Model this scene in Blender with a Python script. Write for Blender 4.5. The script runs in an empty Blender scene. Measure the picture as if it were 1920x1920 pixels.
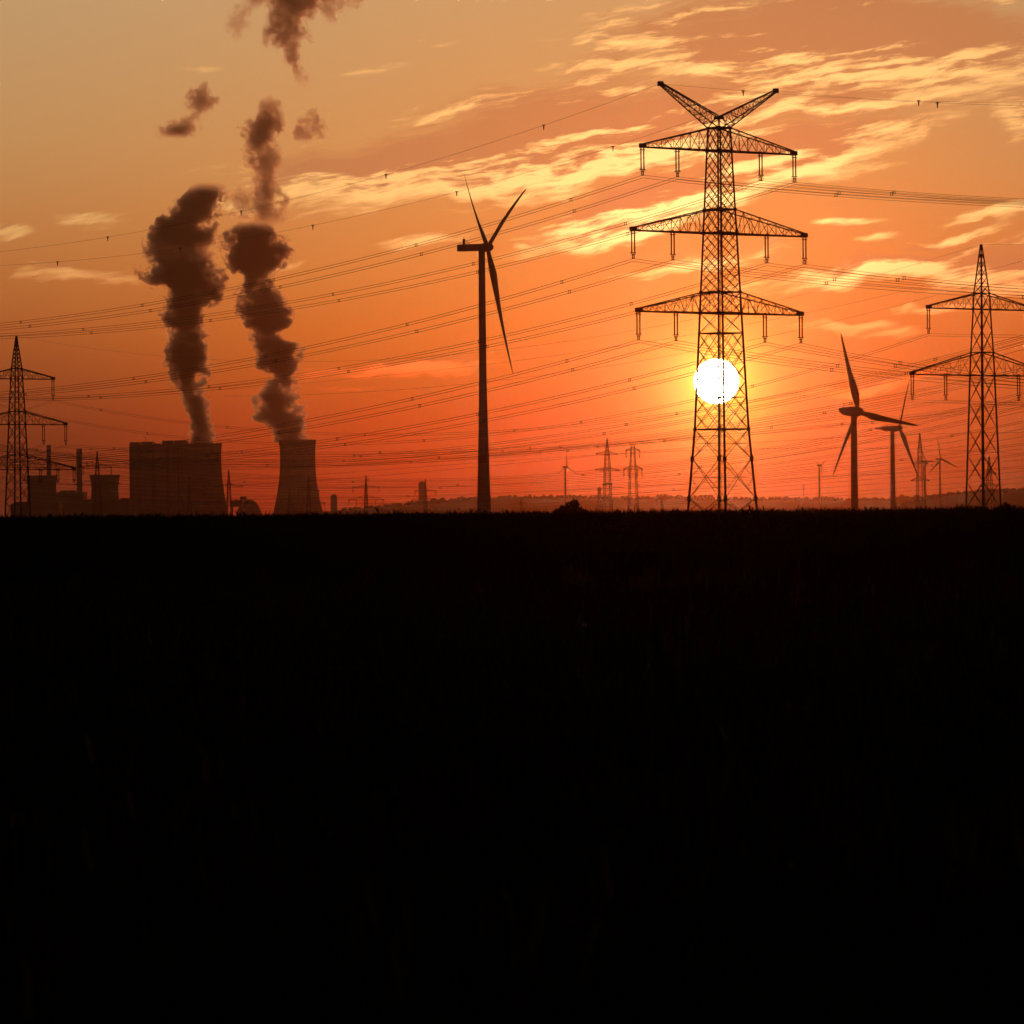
import bpy, math, random
import numpy as np
from mathutils import Vector, Matrix

random.seed(7)
rng = np.random.default_rng(7)
sc = bpy.context.scene
R = math.radians

# ------------------------------------------------------------------ camera
FPX = 8766.0            # focal length in photo pixels (photo 1920 wide)
ROLL = R(0.5)
HCAM = 2.5
cam_d = bpy.data.cameras.new("camera")
cam = bpy.data.objects.new("camera", cam_d)
sc.collection.objects.link(cam)
cam_d.sensor_width = 36.0
cam_d.lens = 36.0 * FPX / 1920.0
cam_d.clip_start = 1.0
cam_d.clip_end = 60000.0
cam_d.dof.use_dof = True
cam_d.dof.focus_distance = 900.0
cam_d.dof.aperture_fstop = 3.2
cr, sr = math.cos(ROLL), math.sin(ROLL)
cam.matrix_world = Matrix(((cr, sr, 0, 0), (0, 0, -1, 0), (-sr, cr, 0, HCAM), (0, 0, 0, 1)))
sc.camera = cam

def lvl(x, y):
    """photo pixel -> levelled (right, up) tangents"""
    u, v = x - 960.0, 960.0 - y
    return (u * cr + v * sr) / FPX, (-u * sr + v * cr) / FPX

def at(x, y, D):
    a, b = lvl(x, y)
    return Vector((a * D, D, HCAM + b * D))

# ------------------------------------------------------------------ render settings
sc.render.engine = 'CYCLES'
cy = sc.cycles
cy.max_bounces = 6
cy.diffuse_bounces = 2
cy.glossy_bounces = 1
cy.transmission_bounces = 2
cy.transparent_max_bounces = 8
cy.volume_bounces = 3
cy.sample_clamp_indirect = 2.0
cy.use_denoising = True
cy.denoiser = 'OPENIMAGEDENOISE'
cy.volume_max_steps = 1024
sc.view_settings.view_transform = 'Standard'
sc.view_settings.look = 'None'
sc.view_settings.exposure = 0.0
sc.view_settings.gamma = 1.0

# ------------------------------------------------------------------ sun
SA, SE = lvl(1343, 715)
SUN_AZ, SUN_EL = math.atan(SA), math.atan(SE)
SUN = Vector((math.sin(SUN_AZ) * math.cos(SUN_EL), math.cos(SUN_AZ) * math.cos(SUN_EL), math.sin(SUN_EL)))
sun_d = bpy.data.lights.new("sun", 'SUN')
sun_d.energy = 0.055
sun_d.angle = R(0.53)
sun_d.color = (1.0, 0.16, 0.03)
sun_o = bpy.data.objects.new("sun", sun_d)
sun_o.rotation_euler = SUN.to_track_quat('Z', 'Y').to_euler()
sc.collection.objects.link(sun_o)

# ------------------------------------------------------------------ world: dusk sky with clouds, by direction
def lin(c):
    out = []
    for v in c:
        v /= 255.0
        out.append(v / 12.92 if v <= 0.04045 else ((v + 0.055) / 1.055) ** 2.4)
    return out

world = bpy.data.worlds.new("World")
sc.world = world
world.use_nodes = True
world.cycles.sampling_method = 'NONE'

class NT:
    """tiny helper to write node maths"""
    def __init__(s, tree):
        s.t = tree
    def n(s, typ, **kw):
        nd = s.t.nodes.new(typ)
        for k, v in kw.items():
            setattr(nd, k, v)
        return nd
    def put(s, sock, v):
        if hasattr(v, 'is_linked'):
            s.t.links.new(v, sock)
        else:
            sock.default_value = v
    def m(s, op, a, b=None, c=None, clamp=False):
        nd = s.n('ShaderNodeMath', operation=op, use_clamp=clamp)
        s.put(nd.inputs[0], a)
        if b is not None: s.put(nd.inputs[1], b)
        if c is not None: s.put(nd.inputs[2], c)
        return nd.outputs[0]
    def vm(s, op, a, b=None):
        nd = s.n('ShaderNodeVectorMath', operation=op)
        s.put(nd.inputs[0], a)
        if b is not None:
            if op == 'SCALE': s.put(nd.inputs['Scale'], b)
            else: s.put(nd.inputs[1], b)
        return nd.outputs['Value'] if op in ('LENGTH', 'DOT_PRODUCT', 'DISTANCE') else nd.outputs[0]
    def ss(s, v, lo, hi, a=0.0, b=1.0, kind='SMOOTHSTEP'):
        nd = s.n('ShaderNodeMapRange', interpolation_type=kind)
        s.put(nd.inputs[0], v); s.put(nd.inputs[1], lo); s.put(nd.inputs[2], hi)
        s.put(nd.inputs[3], a); s.put(nd.inputs[4], b)
        return nd.outputs[0]
    def mix(s, f, a, b, kind='MIX'):
        nd = s.n('ShaderNodeMix', data_type='RGBA', blend_type=kind)
        s.put(nd.inputs[0], f); s.put(nd.inputs[6], a); s.put(nd.inputs[7], b)
        return nd.outputs[2]
    def comb(s, x, y, z):
        nd = s.n('ShaderNodeCombineXYZ')
        s.put(nd.inputs[0], x); s.put(nd.inputs[1], y); s.put(nd.inputs[2], z)
        return nd.outputs[0]
    def ramp(s, f, stops, interp='LINEAR'):
        nd = s.n('ShaderNodeValToRGB')
        cr_ = nd.color_ramp
        cr_.interpolation = interp
        while len(cr_.elements) < len(stops):
            cr_.elements.new(0.5)
        for e, (p, c) in zip(cr_.elements, stops):
            e.position = p
        for e, (p, c) in zip(cr_.elements, stops):
            e.color = (*c[:3], 1.0)
        s.put(nd.inputs[0], f)
        return nd.outputs[0]
    def noise(s, vec, scale, detail=4, rough=0.55, dist=0.0, dim='3D'):
        nd = s.n('ShaderNodeTexNoise', noise_dimensions=dim)
        s.put(nd.inputs['Vector'], vec)
        nd.inputs['Scale'].default_value = scale
        nd.inputs['Detail'].default_value = detail
        nd.inputs['Roughness'].default_value = rough
        nd.inputs['Distortion'].default_value = dist
        return nd.outputs[0]

# cloud field as a node group: (azimuth px, elevation px) -> thickness
# (x, y, half length, half height, tilt deg, amount) in sky coordinates
CLOUDS = [
 (1640, 95, 400, 88, 0, 1.65), (1260, 70, 260, 66, 12, 0.85), (1560, 200, 360, 50, 8, 0.85),
 (1850, 95, 190, 95, 10, 0.9),
 (1060, 270, 420, 80, 8, 1.65), (740, 315, 340, 60, 8, 1.2), (1240, 375, 230, 60, 14, 1.15), (1490, 290, 240, 50, 9, 1.15),
 (560, 350, 240, 44, 9, 0.8), (960, 190, 320, 30, 8, 0.72), (1180, 435, 160, 30, 8, 0.85),
 (1690, 505, 320, 24, 7, 0.95), (1880, 520, 110, 42, 3, 1.2), (1330, 500, 190, 18, 8, 0.66),
 (185, 400, 85, 24, 2, 0.66), (20, 430, 50, 18, 0, 0.64), (155, 511, 130, 20, 2, 0.72),
 (760, 690, 230, 24, 5, 0.66), (1870, 412, 140, 15, 8, 0.74), (1800, 455, 125, 14, 15, 0.76),
 (1655, 455, 55, 13, 8, 0.7), (1560, 610, 130, 17, -3, 0.66), (1690, 632, 75, 11, 3, 0.6),
 (1590, 424, 75, 9, 2, 0.6), (815, 85, 90, 12, 5, 0.54), (350, 130, 95, 9, 0, 0.52),
 (800, 455, 100, 15, 6, 0.68), (1910, 235, 50, 50, 10, 0.66), (985, 458, 32, 8, 0, 0.62),
 (1760, 585, 160, 14, 3, 0.58), (520, 500, 70, 12, 8, 0.6), (720, 130, 90, 12, 12, 0.52),
 (1100, 795, 150, 10, 6, 0.5), (620, 730, 120, 9, 2, 0.52), (1620, 730, 160, 13, 4, 0.55),
]
gt = bpy.data.node_groups.new("cloud_field", 'ShaderNodeTree')
gt.interface.new_socket("P", in_out='INPUT', socket_type='NodeSocketVector')
gt.interface.new_socket("D", in_out='OUTPUT', socket_type='NodeSocketFloat')
g = NT(gt)
gi, go = gt.nodes.new('NodeGroupInput'), gt.nodes.new('NodeGroupOutput')
P0 = gi.outputs[0]
# bend the coordinates a little so that outlines wander
w1 = g.n('ShaderNodeTexNoise', noise_dimensions='2D')
g.put(w1.inputs['Vector'], P0); w1.inputs['Scale'].default_value = 1 / 170.0; w1.inputs['Detail'].default_value = 3
wv = g.vm('MULTIPLY', g.vm('SUBTRACT', w1.outputs[1], (0.5, 0.5, 0.5)), (160, 70, 0))
P = g.vm('ADD', P0, wv)
def quad_vecs(vec):
    v = g.vm('SCALE', vec, 0.01)
    sp_ = g.n('ShaderNodeSeparateXYZ'); g.put(sp_.inputs[0], v)
    return g.comb(g.m('MULTIPLY', sp_.outputs[0], sp_.outputs[0]), g.m('MULTIPLY', sp_.outputs[0], sp_.outputs[1]), g.m('MULTIPLY', sp_.outputs[1], sp_.outputs[1])), g.comb(sp_.outputs[0], sp_.outputs[1], 1.0)
QB = quad_vecs(P)
QS = quad_vecs(g.vm('ADD', P0, g.vm('SCALE', wv, 0.35)))
acc = None
for (x, y, rx, ry, an, amp) in CLOUDS:
    x0, y0, rx, ry = (x - 960) / 100, (960 - y) / 100, rx / 100, ry / 100
    c_, s_ = math.cos(R(an)), math.sin(R(an))
    k = -0.9
    a2 = k * (c_ * c_ / rx ** 2 + s_ * s_ / ry ** 2)
    ab = k * 2 * c_ * s_ * (1 / rx ** 2 - 1 / ry ** 2)
    b2 = k * (s_ * s_ / rx ** 2 + c_ * c_ / ry ** 2)
    la, lb = -2 * a2 * x0 - ab * y0, -2 * b2 * y0 - ab * x0
    f0 = a2 * x0 * x0 + ab * x0 * y0 + b2 * y0 * y0 + math.log(amp)
    q1, q2 = QB if rx > 1.2 else QS
    q = g.m('ADD', g.vm('DOT_PRODUCT', q1, (a2, ab, b2)), g.vm('DOT_PRODUCT', q2, (la, lb, f0)))
    acc = q if acc is None else g.m('MAXIMUM', acc, q)
acc = g.m('EXPONENT', acc)
# streaky fibres rising to the right
def streak(vec, an, lx, ly):
    c_, s_ = math.cos(R(an)), math.sin(R(an))
    return g.comb(g.vm('DOT_PRODUCT', vec, (c_ / lx, s_ / lx, 0)), g.vm('DOT_PRODUCT', vec, (-s_ / ly, c_ / ly, 0)), 0.0)
n1 = g.noise(streak(P, 11, 330, 66), 1.0, 4, 0.62, 0.0, '2D')
n2 = g.noise(streak(g.vm('ADD', P0, g.vm('SCALE', wv, 0.4)), 9, 150, 17), 1.0, 6, 0.7, 0.0, '2D')
nn = g.m('ADD', g.m('MULTIPLY', g.m('SUBTRACT', n1, 0.5), 1.35), g.m('MULTIPLY', g.m('SUBTRACT', n2, 0.5), 1.15))
dd = g.m('ADD', g.m('SUBTRACT', acc, 0.34), g.m('MULTIPLY', nn, g.ss(acc, 0.0, 0.40, 0.0, 0.8)))
gt.links.new(dd, go.inputs[0])
gt.interface.new_socket("S", in_out='OUTPUT', socket_type='NodeSocketFloat')
gt.links.new(n2, go.inputs[1])

w = NT(world.node_tree)
world.node_tree.nodes.clear()
tc = w.n('ShaderNodeTexCoord')
dirv = w.vm('NORMALIZE', tc.outputs['Generated'])
sx = w.n('ShaderNodeSeparateXYZ'); w.put(sx.inputs[0], dirv)
A = w.m('MULTIPLY', w.m('ARCTAN2', sx.outputs[0], sx.outputs[1]), FPX)   # azimuth, 8766 = 1 rad
E = w.m('MULTIPLY', w.m('ARCSINE', sx.outputs[2]), FPX)                  # elevation
Ef = w.m('DIVIDE', E, 1000.0)
def stops(l):
    return [(p / 1000.0, lin(c)) for p, c in l]
SKY_LEFT = [(0, (84, 32, 22)), (60, (92, 35, 22)), (150, (104, 41, 25)), (250, (140, 62, 34)), (350, (176, 91, 45)),
            (450, (194, 117, 59)), (550, (203, 136, 77)), (700, (208, 157, 99)), (960, (205, 168, 119))]
SKY_SUN = [(0, (215, 38, 13)), (40, (230, 44, 15)), (100, (250, 58, 18)), (180, (262, 82, 23)), (250, (270, 112, 33)),
           (350, (272, 134, 48)), (450, (266, 152, 72)), (600, (252, 165, 91)), (800, (240, 173, 107)), (960, (232, 176, 117))]
SKY_RIGHT = [(0, (118, 33, 19)), (40, (134, 40, 21)), (100, (160, 51, 25)), (180, (186, 68, 30)), (300, (224, 99, 44)),
             (400, (234, 124, 60)), (500, (230, 140, 75)), (650, (223, 157, 95)), (960, (209, 163, 112))]
cl = w.ramp(Ef, stops(SKY_LEFT)); cs = w.ramp(Ef, stops(SKY_SUN)); cR = w.ramp(Ef, stops(SKY_RIGHT))
base = w.mix(w.ss(A, -1100, 420), cl, cs)
base = w.mix(w.ss(A, 350, 1010), base, cR)
# the glow round the sun
dS = w.m('MULTIPLY', w.m('ARCCOSINE', w.m('MINIMUM', w.vm('DOT_PRODUCT', dirv, tuple(SUN)), 1.0)), FPX)
g1 = w.m('EXPONENT', w.m('DIVIDE', dS, -50.0))
g2 = w.m('EXPONENT', w.m('DIVIDE', dS, -150.0))
glow = w.vm('ADD', w.vm('SCALE', (3.2, 2.1, 0.32), g1), w.vm('SCALE', (0.10, 0.06, 0.006), g2))
base = w.vm('MULTIPLY', base, w.mix(w.m('EXPONENT', w.m('DIVIDE', dS, -480.0)), (0.83, 0.85, 0.90, 1), (0.26, 0.38, 0.30, 1)))
base = w.vm('ADD', base, glow)
# clouds
def field(vec):
    gn = w.n('ShaderNodeGroup'); gn.node_tree = gt
    w.put(gn.inputs[0], vec)
    return gn.outputs
Pv = w.comb(A, E, 0.0)
f0 = field(Pv)
d0, st = f0[0], f0[1]
toS = w.comb(w.ss(A, -700, 1300, 16, -12, 'LINEAR'), -20.0, 0.0)
d1 = field(w.vm('ADD', Pv, toS))[0]
near = w.m('EXPONENT', w.m('DIVIDE', dS, -560.0))
low = w.ss(E, 230, 560)
lit = w.m('SUBTRACT', w.m('MAXIMUM', d0, 0.0), w.m('MAXIMUM', d1, 0.0))
thick = w.ss(d0, 0.08, 0.80)
shine = w.m('ADD', w.m('MULTIPLY', lit, 3.8), w.m('MULTIPLY', w.m('SUBTRACT', st, 0.47), w.m('SUBTRACT', 1.9, w.m('MULTIPLY', thick, 0.9))))
shine = w.m('ADD', shine, w.m('SUBTRACT', w.m('ADD', 0.62, w.m('MULTIPLY', near, 0.42)), w.m('MULTIPLY', thick, 1.25)))
shine = w.ss(shine, -0.15, 1.3)
bright = w.mix(low, (*lin((250, 98, 44)), 1), (*lin((250, 196, 120)), 1))
bright = w.mix(w.m('MULTIPLY', w.ss(near, 0.3, 0.7), w.ss(E, 330, 560)), bright, (*lin((255, 228, 142)), 1))
bright = w.vm('SCALE', bright, w.m('ADD', 0.70, w.m('MULTIPLY', near, 2.1)))
dark = w.mix(low, (*lin((186, 82, 44)), 1), (*lin((176, 120, 82)), 1))
dark = w.mix(w.m('MULTIPLY', near, 0.9), dark, (*lin((186, 112, 62)), 1))
cover = w.ss(d0, -0.08, 0.55)
ccol = w.mix(shine, dark, bright)
skyc = w.mix(w.m('MULTIPLY', cover, w.ss(E, 30, 260, 0.25, 0.96)), base, ccol)
# dimmer away from the sunset and overhead
fa = w.ss(w.m('ABSOLUTE', w.m('SUBTRACT', A, 380)), R(12) * FPX, R(55) * FPX, 1.0, 0.010)
fe = w.ss(E, R(7) * FPX, R(19) * FPX, 1.0, 0.010)
skyc = w.vm('SCALE', skyc, w.m('MULTIPLY', fa, fe))
disc = w.ss(dS, 39.5, 42.5, 80.0, 0.0)
skyc = w.vm('ADD', skyc, w.vm('SCALE', (1.0, 0.93, 0.75), disc))
nis = w.n('ShaderNodeTexSky', sky_type='NISHITA')
nis.sun_disc = False
nis.sun_elevation = SUN_EL
nis.sun_rotation = SUN_AZ
nis.dust_density = 3.0
skyc = w.vm('ADD', skyc, w.vm('SCALE', nis.outputs[0], 0.0045))
bg = w.n('ShaderNodeBackground'); bg.inputs[1].default_value = 1.0
w.put(bg.inputs[0], skyc)
wo = w.n('ShaderNodeOutputWorld')
world.node_tree.links.new(bg.outputs[0], wo.inputs[0])

# ------------------------------------------------------------------ materials
def material(name, col, rough=0.6, metal=0.0, var=0.25, scale=0.4, island=False, spec=0.25):
    m = bpy.data.materials.new(name)
    m.use_nodes = True
    t = NT(m.node_tree)
    b = m.node_tree.nodes['Principled BSDF']
    tcn = t.n('ShaderNodeTexCoord')
    nz = t.noise(tcn.outputs['Object'], scale, 5, 0.6)
    f = t.ss(nz, 0.3, 0.7)
    if island:
        ge = t.n('ShaderNodeNewGeometry')
        f = t.m('MULTIPLY', t.m('ADD', f, ge.outputs['Random Per Island']), 0.5)
    c = t.mix(f, (*[v * (1 - var) for v in col], 1), (*[min(1, v * (1 + var)) for v in col], 1))
    t.put(b.inputs['Base Color'], c)
    b.inputs['Roughness'].default_value = rough
    b.inputs['Metallic'].default_value = metal
    b.inputs['Specular IOR Level'].default_value = spec
    return m

M = {
 'steel': material('galvanised_steel', (0.20, 0.20, 0.20), 0.6, 0.4, 0.3, 0.3),
 'cable': material('aluminium_cable', (0.16, 0.16, 0.16), 0.6, 0.3, 0.2, 0.05),
 'insul': material('glazed_insulator', (0.12, 0.06, 0.04), 0.45, 0, 0.2, 1.0),
 'turbine': material('turbine_paint', (0.55, 0.55, 0.54), 0.5, 0, 0.06, 0.05),
 'band': material('red_band_paint', (0.45, 0.04, 0.03), 0.5, 0, 0.1, 0.05),
 'concrete': material('tower_concrete', (0.30, 0.29, 0.28), 0.9, 0, 0.2, 0.03),
 'sheet': material('sheet_cladding', (0.24, 0.25, 0.27), 0.7, 0, 0.2, 0.03),
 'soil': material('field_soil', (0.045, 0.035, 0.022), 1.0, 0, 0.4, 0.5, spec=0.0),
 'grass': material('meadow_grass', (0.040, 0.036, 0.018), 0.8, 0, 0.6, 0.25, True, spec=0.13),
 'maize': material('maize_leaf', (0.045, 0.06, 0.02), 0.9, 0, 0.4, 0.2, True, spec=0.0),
 'weed': material('dry_weed', (0.16, 0.045, 0.02), 0.7, 0, 0.5, 1.0, True, spec=0.25),
 'leaf': material('bush_leaf', (0.05, 0.06, 0.025), 0.9, 0, 0.4, 0.5, True, spec=0.0),
 'bark': material('bark', (0.08, 0.06, 0.04), 0.95, 0, 0.3, 3.0),
 'hill': material('hill_ground', (0.06, 0.06, 0.03), 1.0, 0, 0.4, 0.004),
 'wood': material('far_tree_leaf', (0.05, 0.06, 0.03), 1.0, 0, 0.4, 0.05, True),
}

# ------------------------------------------------------------------ builders
class MB:
    def __init__(s):
        s.v, s.f = [], []
    def bar(s, p, q, wd, wd2=None):
        p, q = Vector(p), Vector(q)
        d = q - p
        if d.length < 1e-6: return
        d.normalize()
        up = Vector((0, 0, 1)) if abs(d.z) < 0.95 else Vector((1, 0, 0))
        a = d.cross(up).normalized(); b = d.cross(a)
        wd2 = wd if wd2 is None else wd2
        i = len(s.v)
        for c, h in ((p, wd / 2), (q, wd2 / 2)):
            for (m, n) in ((-1, -1), (1, -1), (1, 1), (-1, 1)):
                s.v.append(c + a * (m * h) + b * (n * h))
        s.f += [(i, i+1, i+5, i+4), (i+1, i+2, i+6, i+5), (i+2, i+3, i+7, i+6), (i+3, i, i+4, i+7), (i+3, i+2, i+1, i), (i+4, i+5, i+6, i+7)]
    def box(s, c, sz, rot=None):
        i = len(s.v)
        c = Vector(c)
        for z in (-1, 1):
            for (m, n) in ((-1, -1), (1, -1), (1, 1), (-1, 1)):
                q = Vector((m * sz[0] / 2, n * sz[1] / 2, z * sz[2] / 2))
                if rot: q = rot @ q
                s.v.append(c + q)
        s.f += [(i+3, i+2, i+1, i), (i+4, i+5, i+6, i+7), (i, i+1, i+5, i+4), (i+1, i+2, i+6, i+5), (i+2, i+3, i+7, i+6), (i+3, i, i+4, i+7)]
    def tube(s, pts, r, n=4):
        rings = []
        for k, p in enumerate(pts):
            d = (Vector(pts[min(k + 1, len(pts) - 1)]) - Vector(pts[max(k - 1, 0)])).normalized()
            up = Vector((0, 0, 1)) if abs(d.z) < 0.95 else Vector((1, 0, 0))
            a = d.cross(up).normalized(); b = d.cross(a)
            rr = r[k] if isinstance(r, (list, tuple)) else r
            rings.append(len(s.v))
            for j in range(n):
                t = 2 * math.pi * (j + 0.5) / n
                s.v.append(Vector(p) + a * (rr * math.cos(t)) + b * (rr * math.sin(t)))
        for k in range(len(rings) - 1):
            for j in range(n):
                s.f.append((rings[k] + j, rings[k] + (j + 1) % n, rings[k + 1] + (j + 1) % n, rings[k + 1] + j))
        s.f.append(tuple(rings[0] + j for j in reversed(range(n))))
        s.f.append(tuple(rings[-1] + j for j in range(n)))
    def lathe(s, prof, n=40, cap=True, center=(0, 0, 0)):
        c = Vector(center)
        rings = []
        for (r, z) in prof:
            rings.append(len(s.v))
            for j in range(n):
                t = 2 * math.pi * j / n
                s.v.append(c + Vector((r * math.cos(t), r * math.sin(t), z)))
        for k in range(len(rings) - 1):
            for j in range(n):
                s.f.append((rings[k] + j, rings[k] + (j + 1) % n, rings[k + 1] + (j + 1) % n, rings[k + 1] + j))
        if cap:
            s.f.append(tuple(rings[0] + j for j in reversed(range(n))))
            s.f.append(tuple(rings[-1] + j for j in range(n)))
    def build(s, name, mat, parent=None, smooth=False, loc=None, rz=0.0):
        me = bpy.data.meshes.new(name)
        me.from_pydata([tuple(v) for v in s.v], [], s.f)
        me.materials.append(mat)
        if smooth:
            me.polygons.foreach_set('use_smooth', [True] * len(me.polygons))
        me.update()
        o = bpy.data.objects.new(name, me)
        sc.collection.objects.link(o)
        if parent: o.parent = parent
        if loc is not None: o.location = loc
        if rz: o.rotation_euler = (0, 0, rz)
        return o

def tag(o, label=None, cat=None, group=None, kind=None):
    if label: o['label'] = label
    if cat: o['category'] = cat
    if group: o['group'] = group
    if kind: o['kind'] = kind
    return o

def empty(name, loc, rz=0.0):
    o = bpy.data.objects.new(name, None)
    o.location = loc
    o.rotation_euler = (0, 0, rz)
    o.empty_display_size = 1.0
    sc.collection.objects.link(o)
    return o

def np_mesh(name, V, F, mat, smooth=False):
    """quads from numpy arrays"""
    me = bpy.data.meshes.new(name)
    k = F.shape[1]
    me.vertices.add(len(V)); me.vertices.foreach_set('co', V.astype(np.float32).ravel())
    me.loops.add(F.size); me.loops.foreach_set('vertex_index', F.astype(np.int32).ravel())
    me.polygons.add(len(F)); me.polygons.foreach_set('loop_start', np.arange(0, F.size, k, dtype=np.int32))
    me.materials.append(mat)
    if smooth: me.polygons.foreach_set('use_smooth', np.ones(len(F), dtype=bool))
    me.update(calc_edges=True); me.validate()
    o = bpy.data.objects.new(name, me)
    sc.collection.objects.link(o)
    return o

# ------------------------------------------------------------------ ground and hills
def smooth01(t):
    t = np.clip(t, 0, 1)
    return t * t * (3 - 2 * t)
def terrain(x, y):
    r = np.sqrt(np.asarray(x, float) ** 2 + np.asarray(y, float) ** 2)
    return -22.0 * smooth01((r - 900) / 1600.0) - 10.0 * smooth01((r - 2500) / 4500.0)
def tz(p): return float(terrain(p[0], p[1]))

rr = np.concatenate([[0.0], np.geomspace(6, 14000, 90)])
na = 180
th = np.linspace(0, 2 * np.pi, na, endpoint=False)
gx = (rr[:, None] * np.sin(th)).ravel(); gy = (rr[:, None] * np.cos(th)).ravel()
gz = terrain(gx, gy) + np.where(np.hypot(gx, gy) < 600, 0.05 * np.sin(gx * 0.9) * np.sin(gy * 0.33), 0)
idx = np.arange(len(rr) * na).reshape(len(rr), na)
GF = np.stack([idx[:-1], np.roll(idx, -1, 1)[:-1], np.roll(idx, -1, 1)[1:], idx[1:]], -1).reshape(-1, 4)
GF = GF[:, ::-1]
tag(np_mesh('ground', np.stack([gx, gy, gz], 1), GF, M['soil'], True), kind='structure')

def ridge(name, prof, D, depth, seed):
    """a wooded ridge: prof = [(photo x, photo y of the skyline)], crest at distance D"""
    rg = np.random.default_rng(seed)
    xs = np.array([p[0] for p in prof], float); ys = np.array([p[1] for p in prof], float)
    n = 160
    px = np.linspace(xs[0], xs[-1], n); py = np.interp(px, xs, ys)
    crest = [at(a, b, D) for a, b in zip(px, py)]
    rows = 15
    V = []
    for k in range(rows):
        t = (k / (rows - 1) - 0.5) * 2
        hh = math.cos(t * math.pi / 2) ** 1.3
        for i, c in enumerate(crest):
            s_ = (D + t * depth * 0.5) / D
            x, y = c.x * s_, c.y * s_
            z0 = float(terrain(x, y)) - 3
            wob = 1.0 + 0.04 * math.sin(i * 0.6 + k) * (1 - hh)
            V.append((x, y, z0 + (c.z - z0) * hh * wob))
    ii = np.arange(rows * n).reshape(rows, n)
    F = np.stack([ii[:-1, :-1], ii[:-1, 1:], ii[1:, 1:], ii[1:, :-1]], -1).reshape(-1, 4)
    o = np_mesh(name, np.array(V), F, M['hill'], True)
    tag(o, kind='structure')
    return px, py, crest

# unit leaf-clump: a lumpy low ball
def blob(seed, nu=7, nv=5):
    rg = np.random.default_rng(seed)
    V, F = [], []
    for j in range(nv + 1):
        ph = math.pi * j / nv
        for i in range(nu):
            t = 2 * math.pi * i / nu
            q = 1 + 0.22 * rg.standard_normal()
            V.append((q * math.sin(ph) * math.cos(t), q * math.sin(ph) * math.sin(t), q * math.cos(ph)))
    for j in range(nv):
        for i in range(nu):
            F.append((j * nu + i, (j + 1) * nu + i, (j + 1) * nu + (i + 1) % nu, j * nu + (i + 1) % nu))
    return np.array(V), np.array(F)
BLOBS = [blob(s) for s in range(6)]
def woods(name, centres, radii):
    Vs, Fs, off = [], [], 0
    for c, r in zip(centres, radii):
        V, F = BLOBS[rng.integers(6)]
        a = rng.uniform(0, 6.28)
        ca, sa = math.cos(a), math.sin(a)
        W = V * np.array([r, r, r * rng.uniform(0.8, 1.2)])
        W = np.stack([W[:, 0] * ca - W[:, 1] * sa, W[:, 0] * sa + W[:, 1] * ca, W[:, 2]], 1) + np.array(c)
        Vs.append(W); Fs.append(F + off); off += len(V)
    return tag(np_mesh(name, np.concatenate(Vs), np.concatenate(Fs), M['wood']), kind='stuff')

HILL_A = [(520, 972), (600, 960), (690, 952), (790, 944), (860, 937), (950, 934), (1060, 933), (1180, 935), (1300, 936),
          (1420, 937), (1490, 938), (1600, 938), (1700, 938), (1800, 934), (1960, 930), (2150, 935)]
HILL_B = [(1600, 966), (1680, 950), (1740, 934), (1790, 926), (1850, 921), (1930, 919), (2080, 926), (2200, 950)]
pa = ridge('hills', HILL_A, 8600, 2200, 3)
pb = ridge('hill', HILL_B, 6600, 1500, 4)
C, Rr = [], []
for k in range(900):
    px = rng.uniform(640, 1930)
    py = np.interp(px, pa[0], pa[1])
    big = 1.0 + 0.9 * max(0, math.sin(px * 0.021) * math.sin(px * 0.0057 + 1)) ** 2
    p = at(px, py, 8600)
    f = 1 + rng.normal(0, 0.010)
    r = rng.uniform(1.6, 3.6) * big
    C.append((p.x * f, p.y * f, p.z + rng.uniform(-2.0, 2.2) * big)); Rr.append(r)
for (px, dy, rad, cnt) in ((1320, 6, 26, 40), (1400, 3, 16, 18), (1466, 5, 14, 20), (1500, 3, 18, 18), (1545, 5, 26, 36), (1630, 4, 20, 20), (950, 4, 14, 16), (1690, 3, 15, 14)):
    for k in range(cnt):
        q = px + rng.normal(0, rad * 0.55)
        p = at(q, np.interp(q, pa[0], pa[1]), 8500)
        C.append((p.x, p.y + rng.uniform(-60, 60), p.z + rng.uniform(0, dy * 0.95))); Rr.append(rng.uniform(1.5, 3.2))
woods('far_woods', C, Rr)
C, Rr = [], []
for k in range(420):
    px = rng.uniform(1680, 1990)
    py = np.interp(px, pb[0], pb[1])
    p = at(px, py, 6600); f = 1 + rng.normal(0, 0.010)
    C.append((p.x * f, p.y * f, p.z + rng.uniform(-2.0, 0.6))); Rr.append(rng.uniform(1.5, 3.0))
woods('hill_woods', C, Rr)
# ------------------------------------------------------------------ haze
hb = MB()
hb.box((0, 0, 0), (29600, 29600, 1246))
hz = hb.build('haze', bpy.data.materials.new('haze_air'), loc=(0, 0, 1246 / 2 - 34))
tag(hz, 'thin warm evening haze over the whole plain', None, None, 'stuff')
hm = hz.data.materials[0]
hm.use_nodes = True
hm.node_tree.nodes.clear()
t = NT(hm.node_tree)
pv = t.n('ShaderNodeVolumePrincipled')
pv.inputs['Color'].default_value = (0.88, 0.62, 0.52, 1)
pv.inputs['Density'].default_value = 2.0e-5
pv.inputs['Anisotropy'].default_value = 0.96
ho = t.n('ShaderNodeOutputMaterial')
hm.node_tree.links.new(pv.outputs[0], ho.inputs['Volume'])

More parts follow.
